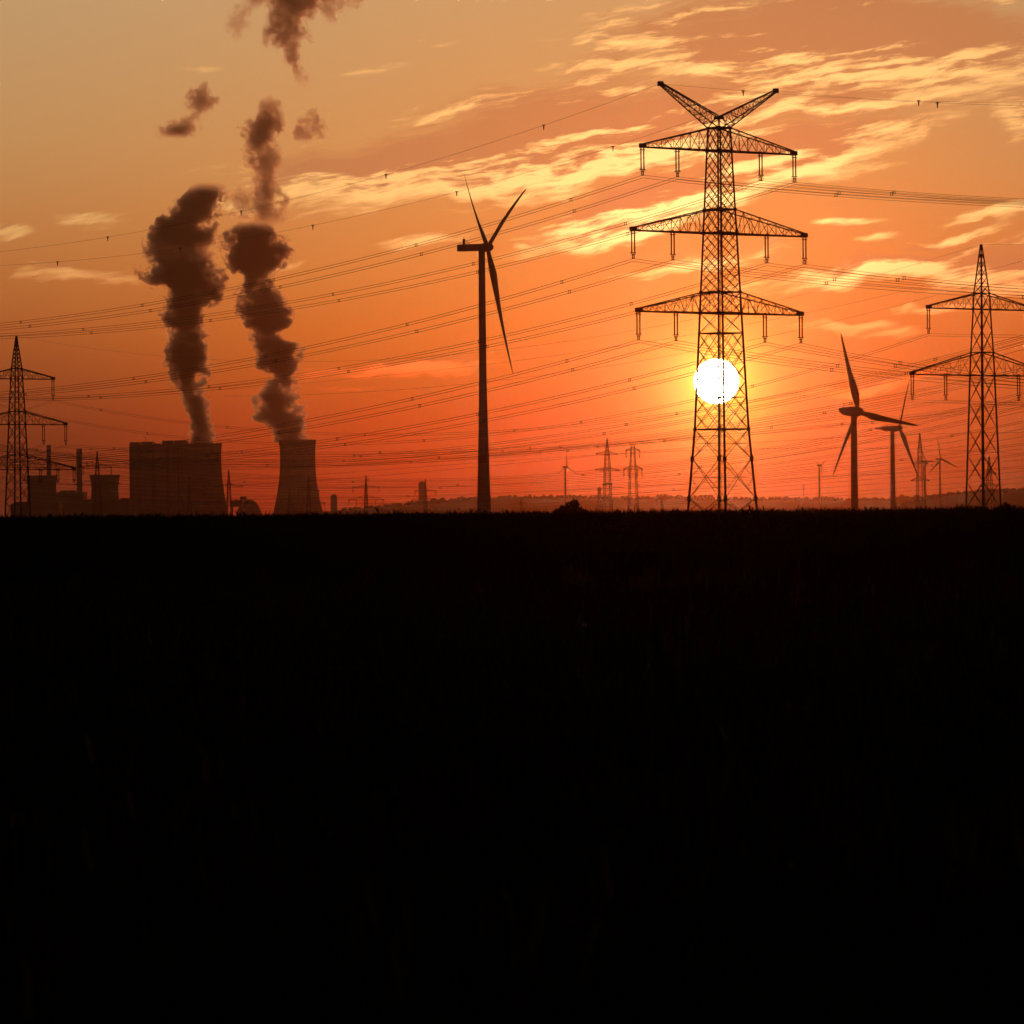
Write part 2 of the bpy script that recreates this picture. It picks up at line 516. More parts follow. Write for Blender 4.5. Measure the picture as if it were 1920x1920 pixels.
# ------------------------------------------------------------------ power station (about 7 km away)
PD = 7000.0
def mpx(D): return D / FPX
def cooling_tower(name, prof, D, label, group=None, px_c=None):
    """prof: [(photo y, half width px)] from top to bottom; px_c photo x of the axis"""
    k = mpx(D)
    c = at(px_c, 960, D)
    gz_ = float(terrain(c.x, c.y))
    root = empty(name, (c.x, c.y, gz_))
    pr = []
    for (y, hw) in prof:
        pr.append((hw * k, at(px_c, y, D).z - gz_))
    pr = pr[::-1]
    if pr[0][1] > 0: pr = [(pr[0][0] * 1.04, 6.0)] + [q for q in pr if q[1] > 6.5]
    outer = pr
    mb = MB()
    inner = [(r - 1.0, z) for r, z in outer[::-1]]
    mb.lathe(outer + [(outer[-1][0] + 0.6, outer[-1][1] + 0.2), (outer[-1][0] + 0.6, outer[-1][1] + 2.0), (outer[-1][0] - 1.0, outer[-1][1] + 2.0)] + inner, 64, cap=False)
    mb.build('shell', M['concrete'], root, True)
    cb = MB()
    r0 = outer[0][0]
    for i in range(36):
        a = 2 * math.pi * i / 36
        b_ = a + math.pi / 36
        cb.bar((r0 * 1.03 * math.cos(a), r0 * 1.03 * math.sin(a), 0), (r0 * 0.99 * math.cos(b_), r0 * 0.99 * math.sin(b_), 6.3), 1.0)
        cb.bar((r0 * 1.03 * math.cos(a), r0 * 1.03 * math.sin(a), 0), (r0 * 0.99 * math.cos(a - math.pi / 36), r0 * 0.99 * math.sin(a - math.pi / 36), 6.3), 1.0)
    cb.build('column_ring', M['concrete'], root)
    tag(root, label, 'cooling tower', group)
    return root
cooling_tower('cooling_tower', [(827, 34.5), (840, 33.5), (860, 33), (880, 33.6), (900, 35.2), (920, 38), (940, 42), (960, 46.5), (972, 49), (1000, 54)], PD,
              'slender cooling tower standing alone, steam rising from its top', 'cooling towers of the power station', 559)
cooling_tower('cooling_tower', [(834, 37), (846, 36), (866, 35.6), (886, 36.4), (906, 38.4), (926, 41.2), (946, 44.4), (970, 48), (1000, 52)], PD,
              'cooling tower joined to the right end of the big block building, steam rising from it', 'cooling towers of the power station', 380)
cooling_tower('cooling_tower', [(893, 28), (904, 26), (918, 25), (932, 26), (950, 29), (975, 33), (1000, 36)], PD - 200,
              'short wide cooling tower with flared rim behind a small pylon', 'cooling towers of the power station', 197)
cooling_tower('cooling_tower', [(894, 29), (905, 27.4), (918, 26.5), (932, 27.4), (950, 30), (975, 34), (1000, 37)], PD - 200,
              'short wide cooling tower partly behind the big lattice pylon by the frame edge', 'cooling towers of the power station', 79)

def px_box(mb, x0, x1, y0, y1, D, depth, c):
    k = mpx(D)
    a = at((x0 + x1) / 2, (y0 + y1) / 2, D)
    mb.box((a.x - c[0], a.y - c[1] + depth / 2, a.z - c[2]), ((x1 - x0) * k, depth, (y1 - y0) * k))

c = at(305, 960, PD + 110); c.z = tz(c)
bh = empty('boiler_house', c)
mb = MB(); px_box(mb, 243, 362, 834, 1010, PD + 110, 120, c); mb.build('wall', M['sheet'], bh)
for (a, b_, y0) in ((243, 262, 829), (266, 285, 828), (304, 324, 826), (328, 348, 825.5)):
    mb = MB(); px_box(mb, a, b_, y0, 833.8, PD + 112, 60, c); mb.build('roof_housing', M['sheet'], bh)
mb = MB()
q = at(273, 827, PD + 140); mb.bar(q - c, q - c + Vector((0, 0, 7)), 0.5); mb.bar(q - c + Vector((-2, 0, 5)), q - c + Vector((2, 0, 5)), 0.4)
mb.build('roof_mast', M['steel'], bh)
mb = MB(); px_box(mb, 250, 256, 838, 1000, PD + 109.6, 0.5, c); px_box(mb, 296, 299, 838, 1000, PD + 109.6, 0.5, c); mb.build('stair_strip', M['concrete'], bh)
for (a, b_, y0) in ((262, 265, 836), (285, 292, 834), (312, 318, 835), (333, 336, 836)):
    mb = MB(); px_box(mb, a, b_, y0, 1000, PD + 108, 1.8, c); mb.build('duct', M['steel'], bh)
mb = MB()
for i in range(60):
    q = at(244 + i * 1.9, 833.6, PD + 110.5) - c; mb.bar(q, q + Vector((0, 0, 1.6)), 0.18)
q0 = at(243.5, 833.6, PD + 110.5) - c; q1 = at(357, 833.6, PD + 110.5) - c
mb.bar(q0 + Vector((0, 0, 1.6)), q1 + Vector((0, 0, 1.6)), 0.2); mb.bar(q0 + Vector((0, 0, .8)), q1 + Vector((0, 0, .8)), 0.15)
mb.build('roof_railing', M['steel'], bh)
mb = MB(); px_box(mb, 288, 300, 831.5, 833.8, PD + 113, 20, c); mb.build('roof_vent', M['sheet'], bh)
tag(bh, 'huge block shaped boiler house with four boxes on its roof', 'power station')

def chimney(px, hw, y0, label):
    c = at(px, 960, PD + 300); c.z = tz(c); k = mpx(PD + 300)
    ht = at(px, y0, PD + 300).z - c.z
    root = empty('chimney', c)
    mb = MB(); mb.lathe([(hw * k * 1.12, 0), (hw * k, ht * 0.5), (hw * k * 0.96, ht), (hw * k * 0.75, ht), (hw * k * 0.75, ht - 4)], 32); mb.build('stack', M['concrete'], root, False)
    mb = MB(); mb.lathe([(hw * k * 1.0, 0), (hw * k * 1.06, 0), (hw * k * 1.06, 3.0), (hw * k * 1.0, 3.0)], 32, center=(0, 0, ht - 9)); mb.build('platform_ring', M['steel'], root)
    tag(root, label, 'chimney', 'tall chimneys of the power station')
chimney(92.3, 4.2, 835, 'slimmer tall chimney rising behind the left short cooling tower')
chimney(149.5, 5.4, 841, 'thicker tall chimney between the two short cooling towers')

def block(name, boxes, D, label, cat, extra=None):
    x0 = min(b[0] for b in boxes); x1 = max(b[1] for b in boxes)
    c = at((x0 + x1) / 2, 960, D); c.z = tz(c)
    root = empty(name, c)
    for (pn, a, b_, y0, y1, dep, dd) in [(*('wall',), *b) if not isinstance(b[0], str) else b for b in boxes]:
        mb = MB(); px_box(mb, a, b_, y0, y1, D + dd, dep, c); mb.build(pn, M['sheet'], root)
    tag(root, label, cat)
    return root
def block2(name, boxes, D, label, cat):
    xs = [b[1] for b in boxes] + [b[2] for b in boxes]
    c = at((min(xs) + max(xs)) / 2, 960, D); c.z = tz(c)
    root = empty(name, c)
    for (pn, a, b_, y0, y1, dep, dd) in boxes:
        mb = MB(); px_box(mb, a, b_, y0, y1, D + dd, dep, c); mb.build(pn, M['sheet'], root)
    tag(root, label, cat)
    return root
block2('turbine_hall', [('wall', 106, 157, 923, 1000, 60, 0), ('roof', 112, 140, 919.5, 922.9, 50, 4)], PD + 60, 'low flat roofed hall at the foot of the thicker chimney', 'industrial building')
block2('workshop', [('wall', 20, 110, 944, 1000, 60, 0), ('roof', 30, 70, 940.5, 943.9, 40, 5)], PD - 320, 'long low building in front of the left short cooling tower', 'industrial building')
block2('pump_house', [('wall', 150, 243, 938, 1000, 50, 0), ('roof', 226, 240, 934, 937.9, 40, 5), ('roof', 160, 172, 936, 937.9, 40, 5)], PD - 330, 'long low building between the short cooling tower and the block building', 'industrial building')
block2('silo_block', [('wall', 620, 632, 929, 1000, 14, 0), ('roof', 622, 630, 927, 928.9, 10, 2)], PD, 'narrow upright block beside the slender cooling tower', 'industrial building')
block2('hill_tower', [('wall', 785, 796.5, 904.5, 960, 14, 0), ('roof', 787, 795, 903, 904.4, 10, 2), ('wall', 778, 806, 939, 965, 30, 3)], 8500, 'slim windowless tower block standing on the low hill', 'industrial building')
# coal handling: a conveyor bridge and a dome
c = at(452, 960, PD + 50); c.z = tz(c); k = mpx(PD)
cv = empty('coal_conveyor', c)
mb = MB(); px_box(mb, 432, 454, 938, 950.5, PD + 50, 14, c); mb.build('bridge', M['sheet'], cv)
mb = MB(); px_box(mb, 434, 437, 950.7, 1000, PD + 52, 6, c); px_box(mb, 449, 458, 950.7, 1000, PD + 52, 8, c); mb.build('trestle', M['steel'], cv)
mb = MB(); px_box(mb, 450, 462, 931, 937.8, PD + 50, 12, c); mb.build('head_house', M['sheet'], cv)
tag(cv, 'raised conveyor bridge with a head house right of the block building', 'conveyor')
c = at(467, 960, PD + 130); c.z = tz(c)
dm = MB()
hh = at(467, 936, PD + 130).z - c.z
rd = 25 * mpx(PD + 130)
dm.lathe([(rd, 0), (rd, hh * 0.42)] + [(rd * math.cos(a), hh * 0.42 + hh * 0.58 * math.sin(a)) for a in np.linspace(0.1, math.pi / 2 - 0.05, 9)], 40)
o = dm.build('storage_dome', M['sheet'], None, True, loc=c)
tag(o, 'round storage dome behind the conveyor bridge', 'storage dome')

# ------------------------------------------------------------------ steam plumes (volumes)
def plume(name, edges, D, label, dens=0.085, seed=0.0, soft=0.5, amount=None, turb=1.0, foot=0.0):
    """edges: [(photo y, left x, right x)] from bottom to top"""
    k = mpx(D)
    ys = [e[0] for e in edges]
    P = [(at((l + r) / 2, y, D), (r - l) / 2 * k) for (y, l, r) in edges]
    z0, z1 = P[0][0].z, P[-1][0].z
    base = P[0][0].copy()
    mb = MB()
    n = 28
    S = 44
    zs = np.linspace(z0, z1, S)
    pz = [p.z for p, _ in P]; pxx = [p.x for p, _ in P]; pw = [w_ for _, w_ in P]
    rg = np.random.default_rng(int(seed * 10) + 5)
    for kx, z in enumerate(zs):
        cx = np.interp(z, pz, pxx); ww = np.interp(z, pz, pw) * 1.25 + 8
        if kx in (0, S - 1): ww *= 0.9
        for j in range(n):
            a = 2 * math.pi * j / n
            q = 1 + 0.05 * rg.standard_normal()
            mb.v.append(Vector((cx - base.x + ww * q * math.cos(a), ww * q * math.sin(a), z - z0)))
    for kx in range(S - 1):
        for j in range(n):
            mb.f.append((kx * n + j, kx * n + (j + 1) % n, (kx + 1) * n + (j + 1) % n, (kx + 1) * n + j))
    mb.f.append(tuple(reversed(range(n))))
    mb.f.append(tuple((S - 1) * n + j for j in range(n)))
    m = bpy.data.materials.new('steam')
    m.use_nodes = True
    m.node_tree.nodes.clear()
    t = NT(m.node_tree)
    tcn = t.n('ShaderNodeTexCoord')
    sp = t.n('ShaderNodeSeparateXYZ'); t.put(sp.inputs[0], tcn.outputs['Object'])
    zn = t.m('DIVIDE', sp.outputs[2], z1 - z0)
    def curve(vals):
        lo, hi = min(vals), max(vals)
        if hi - lo < 1e-6: hi = lo + 1
        nd = t.n('ShaderNodeFloatCurve')
        cm = nd.mapping
        cu = cm.curves[0]
        pts = [((z - z0) / (z1 - z0), (v - lo) / (hi - lo)) for z, v in zip(pz, vals)]
        while len(cu.points) < len(pts): cu.points.new(0.5, 0.5)
        for p_, q_ in zip(cu.points, pts): p_.location = q_
        cm.update()
        t.put(nd.inputs['Value'], zn)
        return t.m('ADD', t.m('MULTIPLY', nd.outputs[0], hi - lo), lo)
    cx = curve([x - base.x for x in pxx])
    hw = curve(pw)
    am = curve(amount) if amount else 1.0
    sh = t.vm('ADD', t.vm('MULTIPLY', tcn.outputs['Object'], (1.0, 0.5, 1.0)), (seed * 137.0, seed * 71.0, seed * 53.0))
    big = t.n('ShaderNodeTexNoise'); t.put(big.inputs['Vector'], sh)
    big.inputs['Scale'].default_value = 1 / 38.0; big.inputs['Detail'].default_value = 1.5
    wp = t.vm('SCALE', t.vm('SUBTRACT', big.outputs[1], (0.5, 0.5, 0.5)), 30.0 * turb)
    # offset the cross-section by the large eddies
    sw = t.n('ShaderNodeSeparateXYZ'); t.put(sw.inputs[0], wp)
    ux = t.m('SUBTRACT', t.m('ADD', sp.outputs[0], sw.outputs[0]), cx)
    uy = t.m('ADD', sp.outputs[1], sw.outputs[1])
    r2 = t.m('SQRT', t.m('ADD', t.m('MULTIPLY', ux, ux), t.m('MULTIPLY', uy, uy)))
    rn = t.m('DIVIDE', r2, hw)
    n1 = t.noise(sh, 1 / 30.0, 3.0, 0.6, 0.3)
    lump = t.m('MULTIPLY', t.m('SUBTRACT', n1, 0.5), 2.8 * turb)
    n2 = t.noise(sh, 1 / 9.0, 5.0, 0.68, 0.6)
    lump = t.m('ADD', lump, t.m('MULTIPLY', t.m('SUBTRACT', n2, 0.5), 2.5 * turb))
    body = t.m('SUBTRACT', t.m('SUBTRACT', 1.06, t.m('POWER', rn, 1.3)), lump)
    dn = t.ss(body, 0.0, soft)
    dn = t.m('MULTIPLY', dn, t.m('MULTIPLY', am, dens))
    dn = t.m('MULTIPLY', dn, t.ss(zn, 0.93, 1.0, 1.0, 0.0))
    if foot: dn = t.m('MULTIPLY', dn, t.ss(zn, 0.0, foot, 0.0, 1.0))
    v = t.n('ShaderNodeVolumePrincipled')
    v.inputs['Color'].default_value = (0.94, 0.88, 0.87, 1)
    v.inputs['Anisotropy'].default_value = 0.88
    t.put(v.inputs['Density'], dn)
    mo = t.n('ShaderNodeOutputMaterial')
    m.node_tree.links.new(v.outputs[0], mo.inputs['Volume'])
    m.cycles.volume_step_rate = 0.13
    o = mb.build(name, m, None, True, loc=base)
    tag(o, label, 'steam plume', 'steam plumes over the power station')
    return o

plume('steam_plume', [(836, 353, 406), (820, 354, 406), (800, 355, 404), (775, 350, 396), (750, 341, 392), (720, 329, 391), (700, 323, 390),
      (680, 308, 388), (650, 309, 383), (620, 318, 389), (600, 316, 386), (570, 311, 397), (548, 310, 403), (528, 284, 407), (508, 274, 405),
      (490, 279, 398), (470, 277, 394), (450, 277, 391), (430, 284, 390), (412, 308, 394), (395, 324, 410), (372, 330, 416), (356, 346, 415), (338, 376, 410)],
      PD, 'dark steam column rising from the tower beside the block building', 0.19, 1.0, 0.32,
      amount=[1, 1, 1, 1, 1, 1, 1, 1, 1, 1, 1, 1, 1, .95, .9, .65, .45, .7, .9, .9, 1, 1, .9, .6])
plume('steam_plume', [(829, 523, 578), (815, 518, 573), (800, 505, 567), (780, 480, 563), (755, 476, 563), (738, 484, 559), (718, 500, 555), (700, 498, 557),
      (684, 474, 565), (660, 480, 561), (645, 478, 556), (630, 462, 520), (612, 460, 542), (590, 455, 549), (570, 455, 541), (550, 454, 522),
      (530, 449, 510), (510, 439, 520), (490, 430, 534), (470, 426, 531), (450, 424, 525), (430, 430, 513), (412, 442, 498)],
      PD + 30, 'dark steam column rising from the slender lone cooling tower', 0.19, 2.7, 0.32,
      amount=[1, 1, .95, .8, .75, .75, .9, 1, .9, .95, .9, .85, 1, 1, 1, 1, 1, 1, 1, 1, 1, 1, .8])
plume('steam_plume', [(432, 470, 530), (412, 470, 542), (395, 470, 542), (370, 468, 536), (345, 470, 526), (320, 466, 524), (300, 463, 522), (270, 456, 527), (245, 458, 530),
      (220, 466, 528), (200, 480, 524), (176, 494, 512)],
      PD + 30, 'ragged steam shred drifting right above the lone tower column', 0.11, 4.1, 0.8, amount=[.6, .65, .7, .8, .8, .8, .9, .9, 1, 1, .9, .6], turb=1.15, foot=0.16)
plume('steam_plume', [(168, 556, 580), (150, 548, 578), (130, 534, 574), (100, 516, 574), (70, 500, 570), (40, 496, 580), (10, 490, 610), (-30, 480, 640), (-70, 500, 650)],
      PD + 40, 'loose steam shred at the top edge of the sky', 0.09, 5.3, 0.9, amount=[.5, .7, .8, 1, 1, .9, .8, .8, .7], turb=1.25, foot=0.16)
plume('steam_plume', [(262, 296, 345), (248, 300, 362), (232, 308, 380), (215, 335, 392), (198, 350, 408), (180, 358, 410), (162, 366, 396), (150, 372, 388)],
      PD, 'small torn steam shred high above the block building', 0.10, 6.6, 0.9, amount=[.7, .9, .6, .5, .8, 1, .9, .6], turb=1.25, foot=0.16)
plume('steam_plume', [(268, 560, 592), (250, 558, 606), (235, 552, 612), (215, 570, 605), (200, 585, 605)],
      PD, 'smallest steam wisp beside the ragged shred', 0.07, 7.9, 0.9, turb=1.3, foot=0.16)

plume('steam_plume', [(415, 432, 466), (398, 420, 480), (380, 418, 486), (362, 424, 480), (345, 440, 476)], PD + 20,
      'faint torn steam wisp between the tops of the two columns', 0.04, 8.4, 0.9, turb=1.3, foot=0.2)
plume('steam_plume', [(80, 436, 462), (60, 430, 470), (35, 428, 474), (10, 440, 486), (-20, 450, 500), (-50, 455, 500)], PD + 40,
      'faint steam wisp left of the loose shred at the top edge', 0.035, 9.2, 0.9, turb=1.35, foot=0.2)
plume('steam_plume', [(48, 610, 640), (30, 598, 648), (8, 590, 662), (-20, 600, 690), (-60, 610, 690)], PD + 40,
      'faint steam wisp right of the loose shred at the top edge', 0.05, 10.1, 0.9, turb=1.3, foot=0.2)

# ------------------------------------------------------------------ transmission pylons
LINE = R(37.0)                       # yaw of the cross-arms: left end nearer
ARM = Vector((math.cos(LINE), math.sin(LINE), 0))
DIR = Vector((-math.sin(LINE), math.cos(LINE), 0))   # the lines run away to the left

def ring(hw, z):
    return [Vector((sx_ * hw, sy_ * hw, z)) for sx_, sy_ in ((-1, -1), (1, -1), (1, 1), (-1, 1))]

def mast_mesh(levels, legw, brw, sub=True):
    """levels: [(z, half side, panels up to the next level, style)]"""
    mb = MB()
    for k in range(len(levels) - 1):
        z0, h0, n, st = levels[k]
        z1, h1 = levels[k + 1][:2]
        lw = legw * (0.65 + 0.35 * (1 - k / len(levels)))
        for i in range(4):
            mb.bar(ring(h0, z0)[i], ring(h1, z1)[i], lw)
        for p in range(n):
            a, b = p / n, (p + 1) / n
            ra = ring(h0 + (h1 - h0) * a, z0 + (z1 - z0) * a)
            rb = ring(h0 + (h1 - h0) * b, z0 + (z1 - z0) * b)
            for i in range(4):
                j = (i + 1) % 4
                mb.bar(ra[i], rb[j], brw); mb.bar(ra[j], rb[i], brw)
                if st == 'big':
                    mid_l, mid_r = (ra[i] + rb[i]) / 2, (ra[j] + rb[j]) / 2
                    # where the diagonals cross
                    wa, wb = (ra[i] - ra[j]).length, (rb[i] - rb[j]).length
                    s_ = wa / (wa + wb)
                    cpt = ra[i].lerp(rb[j], s_)
                    el, er = ra[i].lerp(rb[i], s_), ra[j].lerp(rb[j], s_)
                    mb.bar(el, er, brw * 0.8)
                    for (e, t_, s2) in ((el, ra[i], rb[i]), (er, ra[j], rb[j])):
                        for (q, far) in ((t_, rb[j] if t_ is ra[i] else rb[i]), (s2, ra[j] if s2 is rb[i] else ra[i])):
                            m1 = q.lerp(cpt, 0.5); m2 = q.lerp(e, 0.5)
                            mb.bar(m1, m2, brw * 0.55); mb.bar(m1, e, brw * 0.55)
            if st == 'dx':      # second set of diagonals, half a panel up
                rm = ring(h0 + (h1 - h0) * (a + b) / 2, z0 + (z1 - z0) * (a + b) / 2)
                for i in range(4):
                    j = (i + 1) % 4
                    mi0, mi1 = (ra[i] + ra[j]) / 2, (rb[i] + rb[j]) / 2
                    for q in (rm[i], rm[j]):
                        mb.bar(mi0, q, brw); mb.bar(mi1, q, brw)
            if st == 'belt' and p == 0:
                for i in range(4): mb.bar(ra[i], ra[(i + 1) % 4], brw * 1.1)
    return mb

def belt(mb, hw, z, wd):
    r = ring(hw, z)
    for i in range(4): mb.bar(r[i], r[(i + 1) % 4], wd)
    mb.bar(r[0], r[2], wd * 0.6); mb.bar(r[1], r[3], wd * 0.6)

def arm_mesh(sgn, L, hb_, zb, ht, zt, n, chord, brw, tipw=0.35, tip_dz=0.0, mids=True):
    """lattice cross-arm: bottom chords at zb, top chords from zt down to the tip"""
    mb = MB()
    tip = zb + tip_dz
    def pt(t, s, top):
        x0 = ht if top else hb_
        x = x0 + (L - x0) * t
        y = (ht if top else hb_) * (1 - t) + tipw * t
        z = (zt + (tip + 0.45 - zt) * t) if top else zb + (tip - zb) * t
        return Vector((sgn * x, s * y, z))
    for s in (-1, 1):
        mb.bar(pt(0, s, 0), pt(1, s, 0), chord); mb.bar(pt(0, s, 1), pt(1, s, 1), chord * 0.9)
        for i in range(n):
            a, b = i / n, (i + 1) / n
            if i % 2 == 0: mb.bar(pt(a, s, 0), pt(b, s, 1), brw)
            else: mb.bar(pt(a, s, 1), pt(b, s, 0), brw)
            mb.bar(pt(b, s, 0), pt(b, s, 1), brw * 0.8)
    for i in range(n):
        a, b = i / n, (i + 1) / n
        mb.bar(pt(a, -1, 0), pt(b, 1, 0), brw * 0.7); mb.bar(pt(a, 1, 0), pt(b, -1, 0), brw * 0.7)
        mb.bar(pt(b, -1, 0), pt(b, 1, 0), brw * 0.8)
        if i < n - 1: mb.bar(pt(b, -1, 1), pt(b, 1, 1), brw * 0.7)
    if mids and zt - zb > 2:
        for s in (-1, 1):
            for f_ in (0.33, 0.62):
                z = zb + (zt - zb) * f_
                te = (1 - f_) * 0.62
                mb.bar((sgn * hb_, s * hb_, z), pt(0, s, 0).lerp(pt(1, s, 0), te) + Vector((0, 0, z - zb - (tip - zb) * te)), brw * 0.45)
    # end plate
    mb.box((sgn * (L - 0.35), 0, tip + 0.25), (0.9, 2 * tipw + 0.3, 0.75))
    return mb

def insulator(parent, x, z, ln, sep=0.62, tk=0.16, rings=True):
    mb = MB()
    for s in (-1, 1):
        mb.bar((x + s * sep / 2, 0, z - 0.25), (x + s * sep / 2, 0, z - ln * 0.82), tk)
        mb.bar((x + s * sep * 0.28, 0, z - ln * 0.84), (x + s * sep * 0.28, 0, z - ln), tk * 0.8)
    mb.bar((x - sep * 0.9, 0, z - ln * 0.08), (x + sep * 0.9, 0, z - ln * 0.08), tk * 0.9)
    mb.bar((x - sep * 0.95, 0, z - ln * 0.80), (x + sep * 0.95, 0, z - ln * 0.80), tk * 1.1)
    mb.bar((x - sep * 0.5, 0, z - ln * 0.86), (x + sep * 0.5, 0, z - ln * 0.86), tk * 1.2)
    mb.bar((x - sep * 0.42, 0, z - ln), (x + sep * 0.42, 0, z - ln), tk)
    mb.bar((x, -0.25, z + 0.3), (x, 0.25, z + 0.3), tk)
    mb.bar((x - sep / 2, 0, z + 0.3), (x - sep / 2, 0, z - 0.3), tk); mb.bar((x + sep / 2, 0, z + 0.3), (x + sep / 2, 0, z - 0.3), tk)
    if rings:
        for s in (-1, 1):
            cx_ = x + s * sep * 0.55
            pts = [Vector((cx_ + 0.2 * math.cos(a), 0, z - ln * 0.93 + 0.3 * math.sin(a))) for a in np.linspace(0, 2 * math.pi, 11)]
            mb.tube(pts, 0.045, 4)
    return mb.build('insulator', M['insul'], parent)

def local(root, p):
    c_, s_ = math.cos(root.rotation_euler.z), math.sin(root.rotation_euler.z)
    return Vector((root.location.x + p[0] * c_ - p[1] * s_, root.location.y + p[0] * s_ + p[1] * c_, root.location.z + p[2]))

# --- the big Y-topped pylon
MD = 800.0
K = mpx(MD)
mc = at(1354.5, 960, MD); mc.z = tz(mc)
big = empty('transmission_pylon', mc, LINE)
def bz(y): return at(1350, y, MD).z - mc.z
vr = math.cos(LINE + R(2.5)) + math.sin(LINE + R(2.5))      # silhouette of the square mast
def bh_(y):
    px = np.interp(y, [240, 800, 958, 995], [21.0, 50.0, 64.5, 67.8])
    return px * K / vr
LV = [(990, 1, 'big'), (934, 1, 'big'), (860, 1, 'big'), (805, 1, 'dx'), (745, 2, 'dx'), (625, 1, 'x'), (587, 1, 'dx'), (548, 3, 'dx'), (437, 1, 'dx'), (393, 3, 'dx'), (283, 1, 'dx'), (240, 1, 'x')]
levels = [(max(0, bz(y)), bh_(y), n, st) for (y, n, st) in LV]
mb = mast_mesh(levels, 0.29, 0.08)
for y, wd in ((805, 0.26), (745, 0.12), (625, 0.2), (587, 0.3), (548, 0.26), (437, 0.3), (393, 0.28), (283, 0.3), (240, 0.3)):
    belt(mb, bh_(y), bz(y), wd)
for y in (805, 587, 548, 437, 393, 283, 240):
    for q in ring(bh_(y), bz(y)): mb.box(q, (0.42, 0.42, 0.5))
for y in (935, 860):
    for q in ring(bh_(y), bz(y)): mb.box(q, (0.5, 0.5, 0.9))
# climbing ladder up the near leg
for s in (-0.22, 0.22):
    mb.bar((-bh_(990) + s, -bh_(990) - 0.3, 0), (-bh_(240) + s, -bh_(240) - 0.3, bz(240)), 0.08)
mb.build('mast', M['steel'], big)
for sgn in (-1, 1):    # foundations
    for s2 in (-1, 1):
        mb = MB(); mb.box((sgn * bh_(990), s2 * bh_(990), 0.15), (1.2, 1.2, 0.7)); mb.build('footing', M['concrete'], big)
CA = math.cos(LINE + R(2.5))
BIGARMS = [('top', 283, 240, 144.5 * K / CA, 8, 4.15), ('middle', 438, 393, 163.0 * K / CA, 9, 4.15), ('bottom', 587.5, 548, 154.5 * K / CA, 9, 4.2)]
big_att = {}
for (nm, yb, yt, L, n, ins) in BIGARMS:
    for sgn in (-1, 1):
        mb = arm_mesh(sgn, L, bh_(yb), bz(yb), bh_(yt), bz(yt), n, 0.20, 0.085)
        arm = mb.build('crossarm', M['steel'], big)
        for fr, tg_ in ((0.985, 'outer'), (0.54, 'inner')):
            x = sgn * L * fr
            insulator(arm, x, bz(yb) - 0.1, ins + 0.5, rings=(sgn > 0 and nm != 'bottom'))
            big_att[(nm, sgn, tg_)] = local(big, (x, 0, bz(yb) - 0.1 - ins - 0.5))
# horns
HT = bz(163.5); HL = 108.0 * K / CA
big_earth = {}
for sgn in (-1, 1):
    mb = MB()
    h = bh_(240); zb = bz(240); zp = bz(221)
    B = [Vector((sgn * h, -h, zb)), Vector((sgn * h, h, zb)), Vector((-sgn * 0.4, -0.45, zp)), Vector((-sgn * 0.4, 0.45, zp))]
    T = [Vector((sgn * HL, -0.18, HT - 0.25)), Vector((sgn * HL, 0.18, HT - 0.25)), Vector((sgn * HL, -0.18, HT + 0.2)), Vector((sgn * HL, 0.18, HT + 0.2))]
    for a, b in zip(B, T): mb.bar(a, b, 0.16)
    n = 10
    P_ = lambda i, t_: B[i].lerp(T[i], t_)
    for i in range(n):
        a, b = i / n, (i + 1) / n
        for (p_, q_) in ((0, 1), (0, 2), (1, 3), (2, 3)):
            if i % 2: mb.bar(P_(p_, a), P_(q_, b), 0.085)
            else: mb.bar(P_(q_, a), P_(p_, b), 0.085)
            mb.bar(P_(p_, b), P_(q_, b), 0.09)
    mb.box((sgn * HL, 0, HT), (0.9, 0.6, 0.8))
    for s in (-1, 1):
        mb.bar((sgn * h, s * h, zb), (sgn * 0.4, s * 0.45, zp), 0.16)
        mb.box((sgn * 0.4, s * 0.45, zp), (0.45, 0.45, 0.45))
    mb.build('earth_wire_horn', M['steel'], big)
    big_earth[sgn] = local(big, (sgn * HL, 0, HT))
tag(big, 'tallest lattice pylon with a Y shaped top standing in front of the sun', 'pylon', 'lattice transmission pylons')

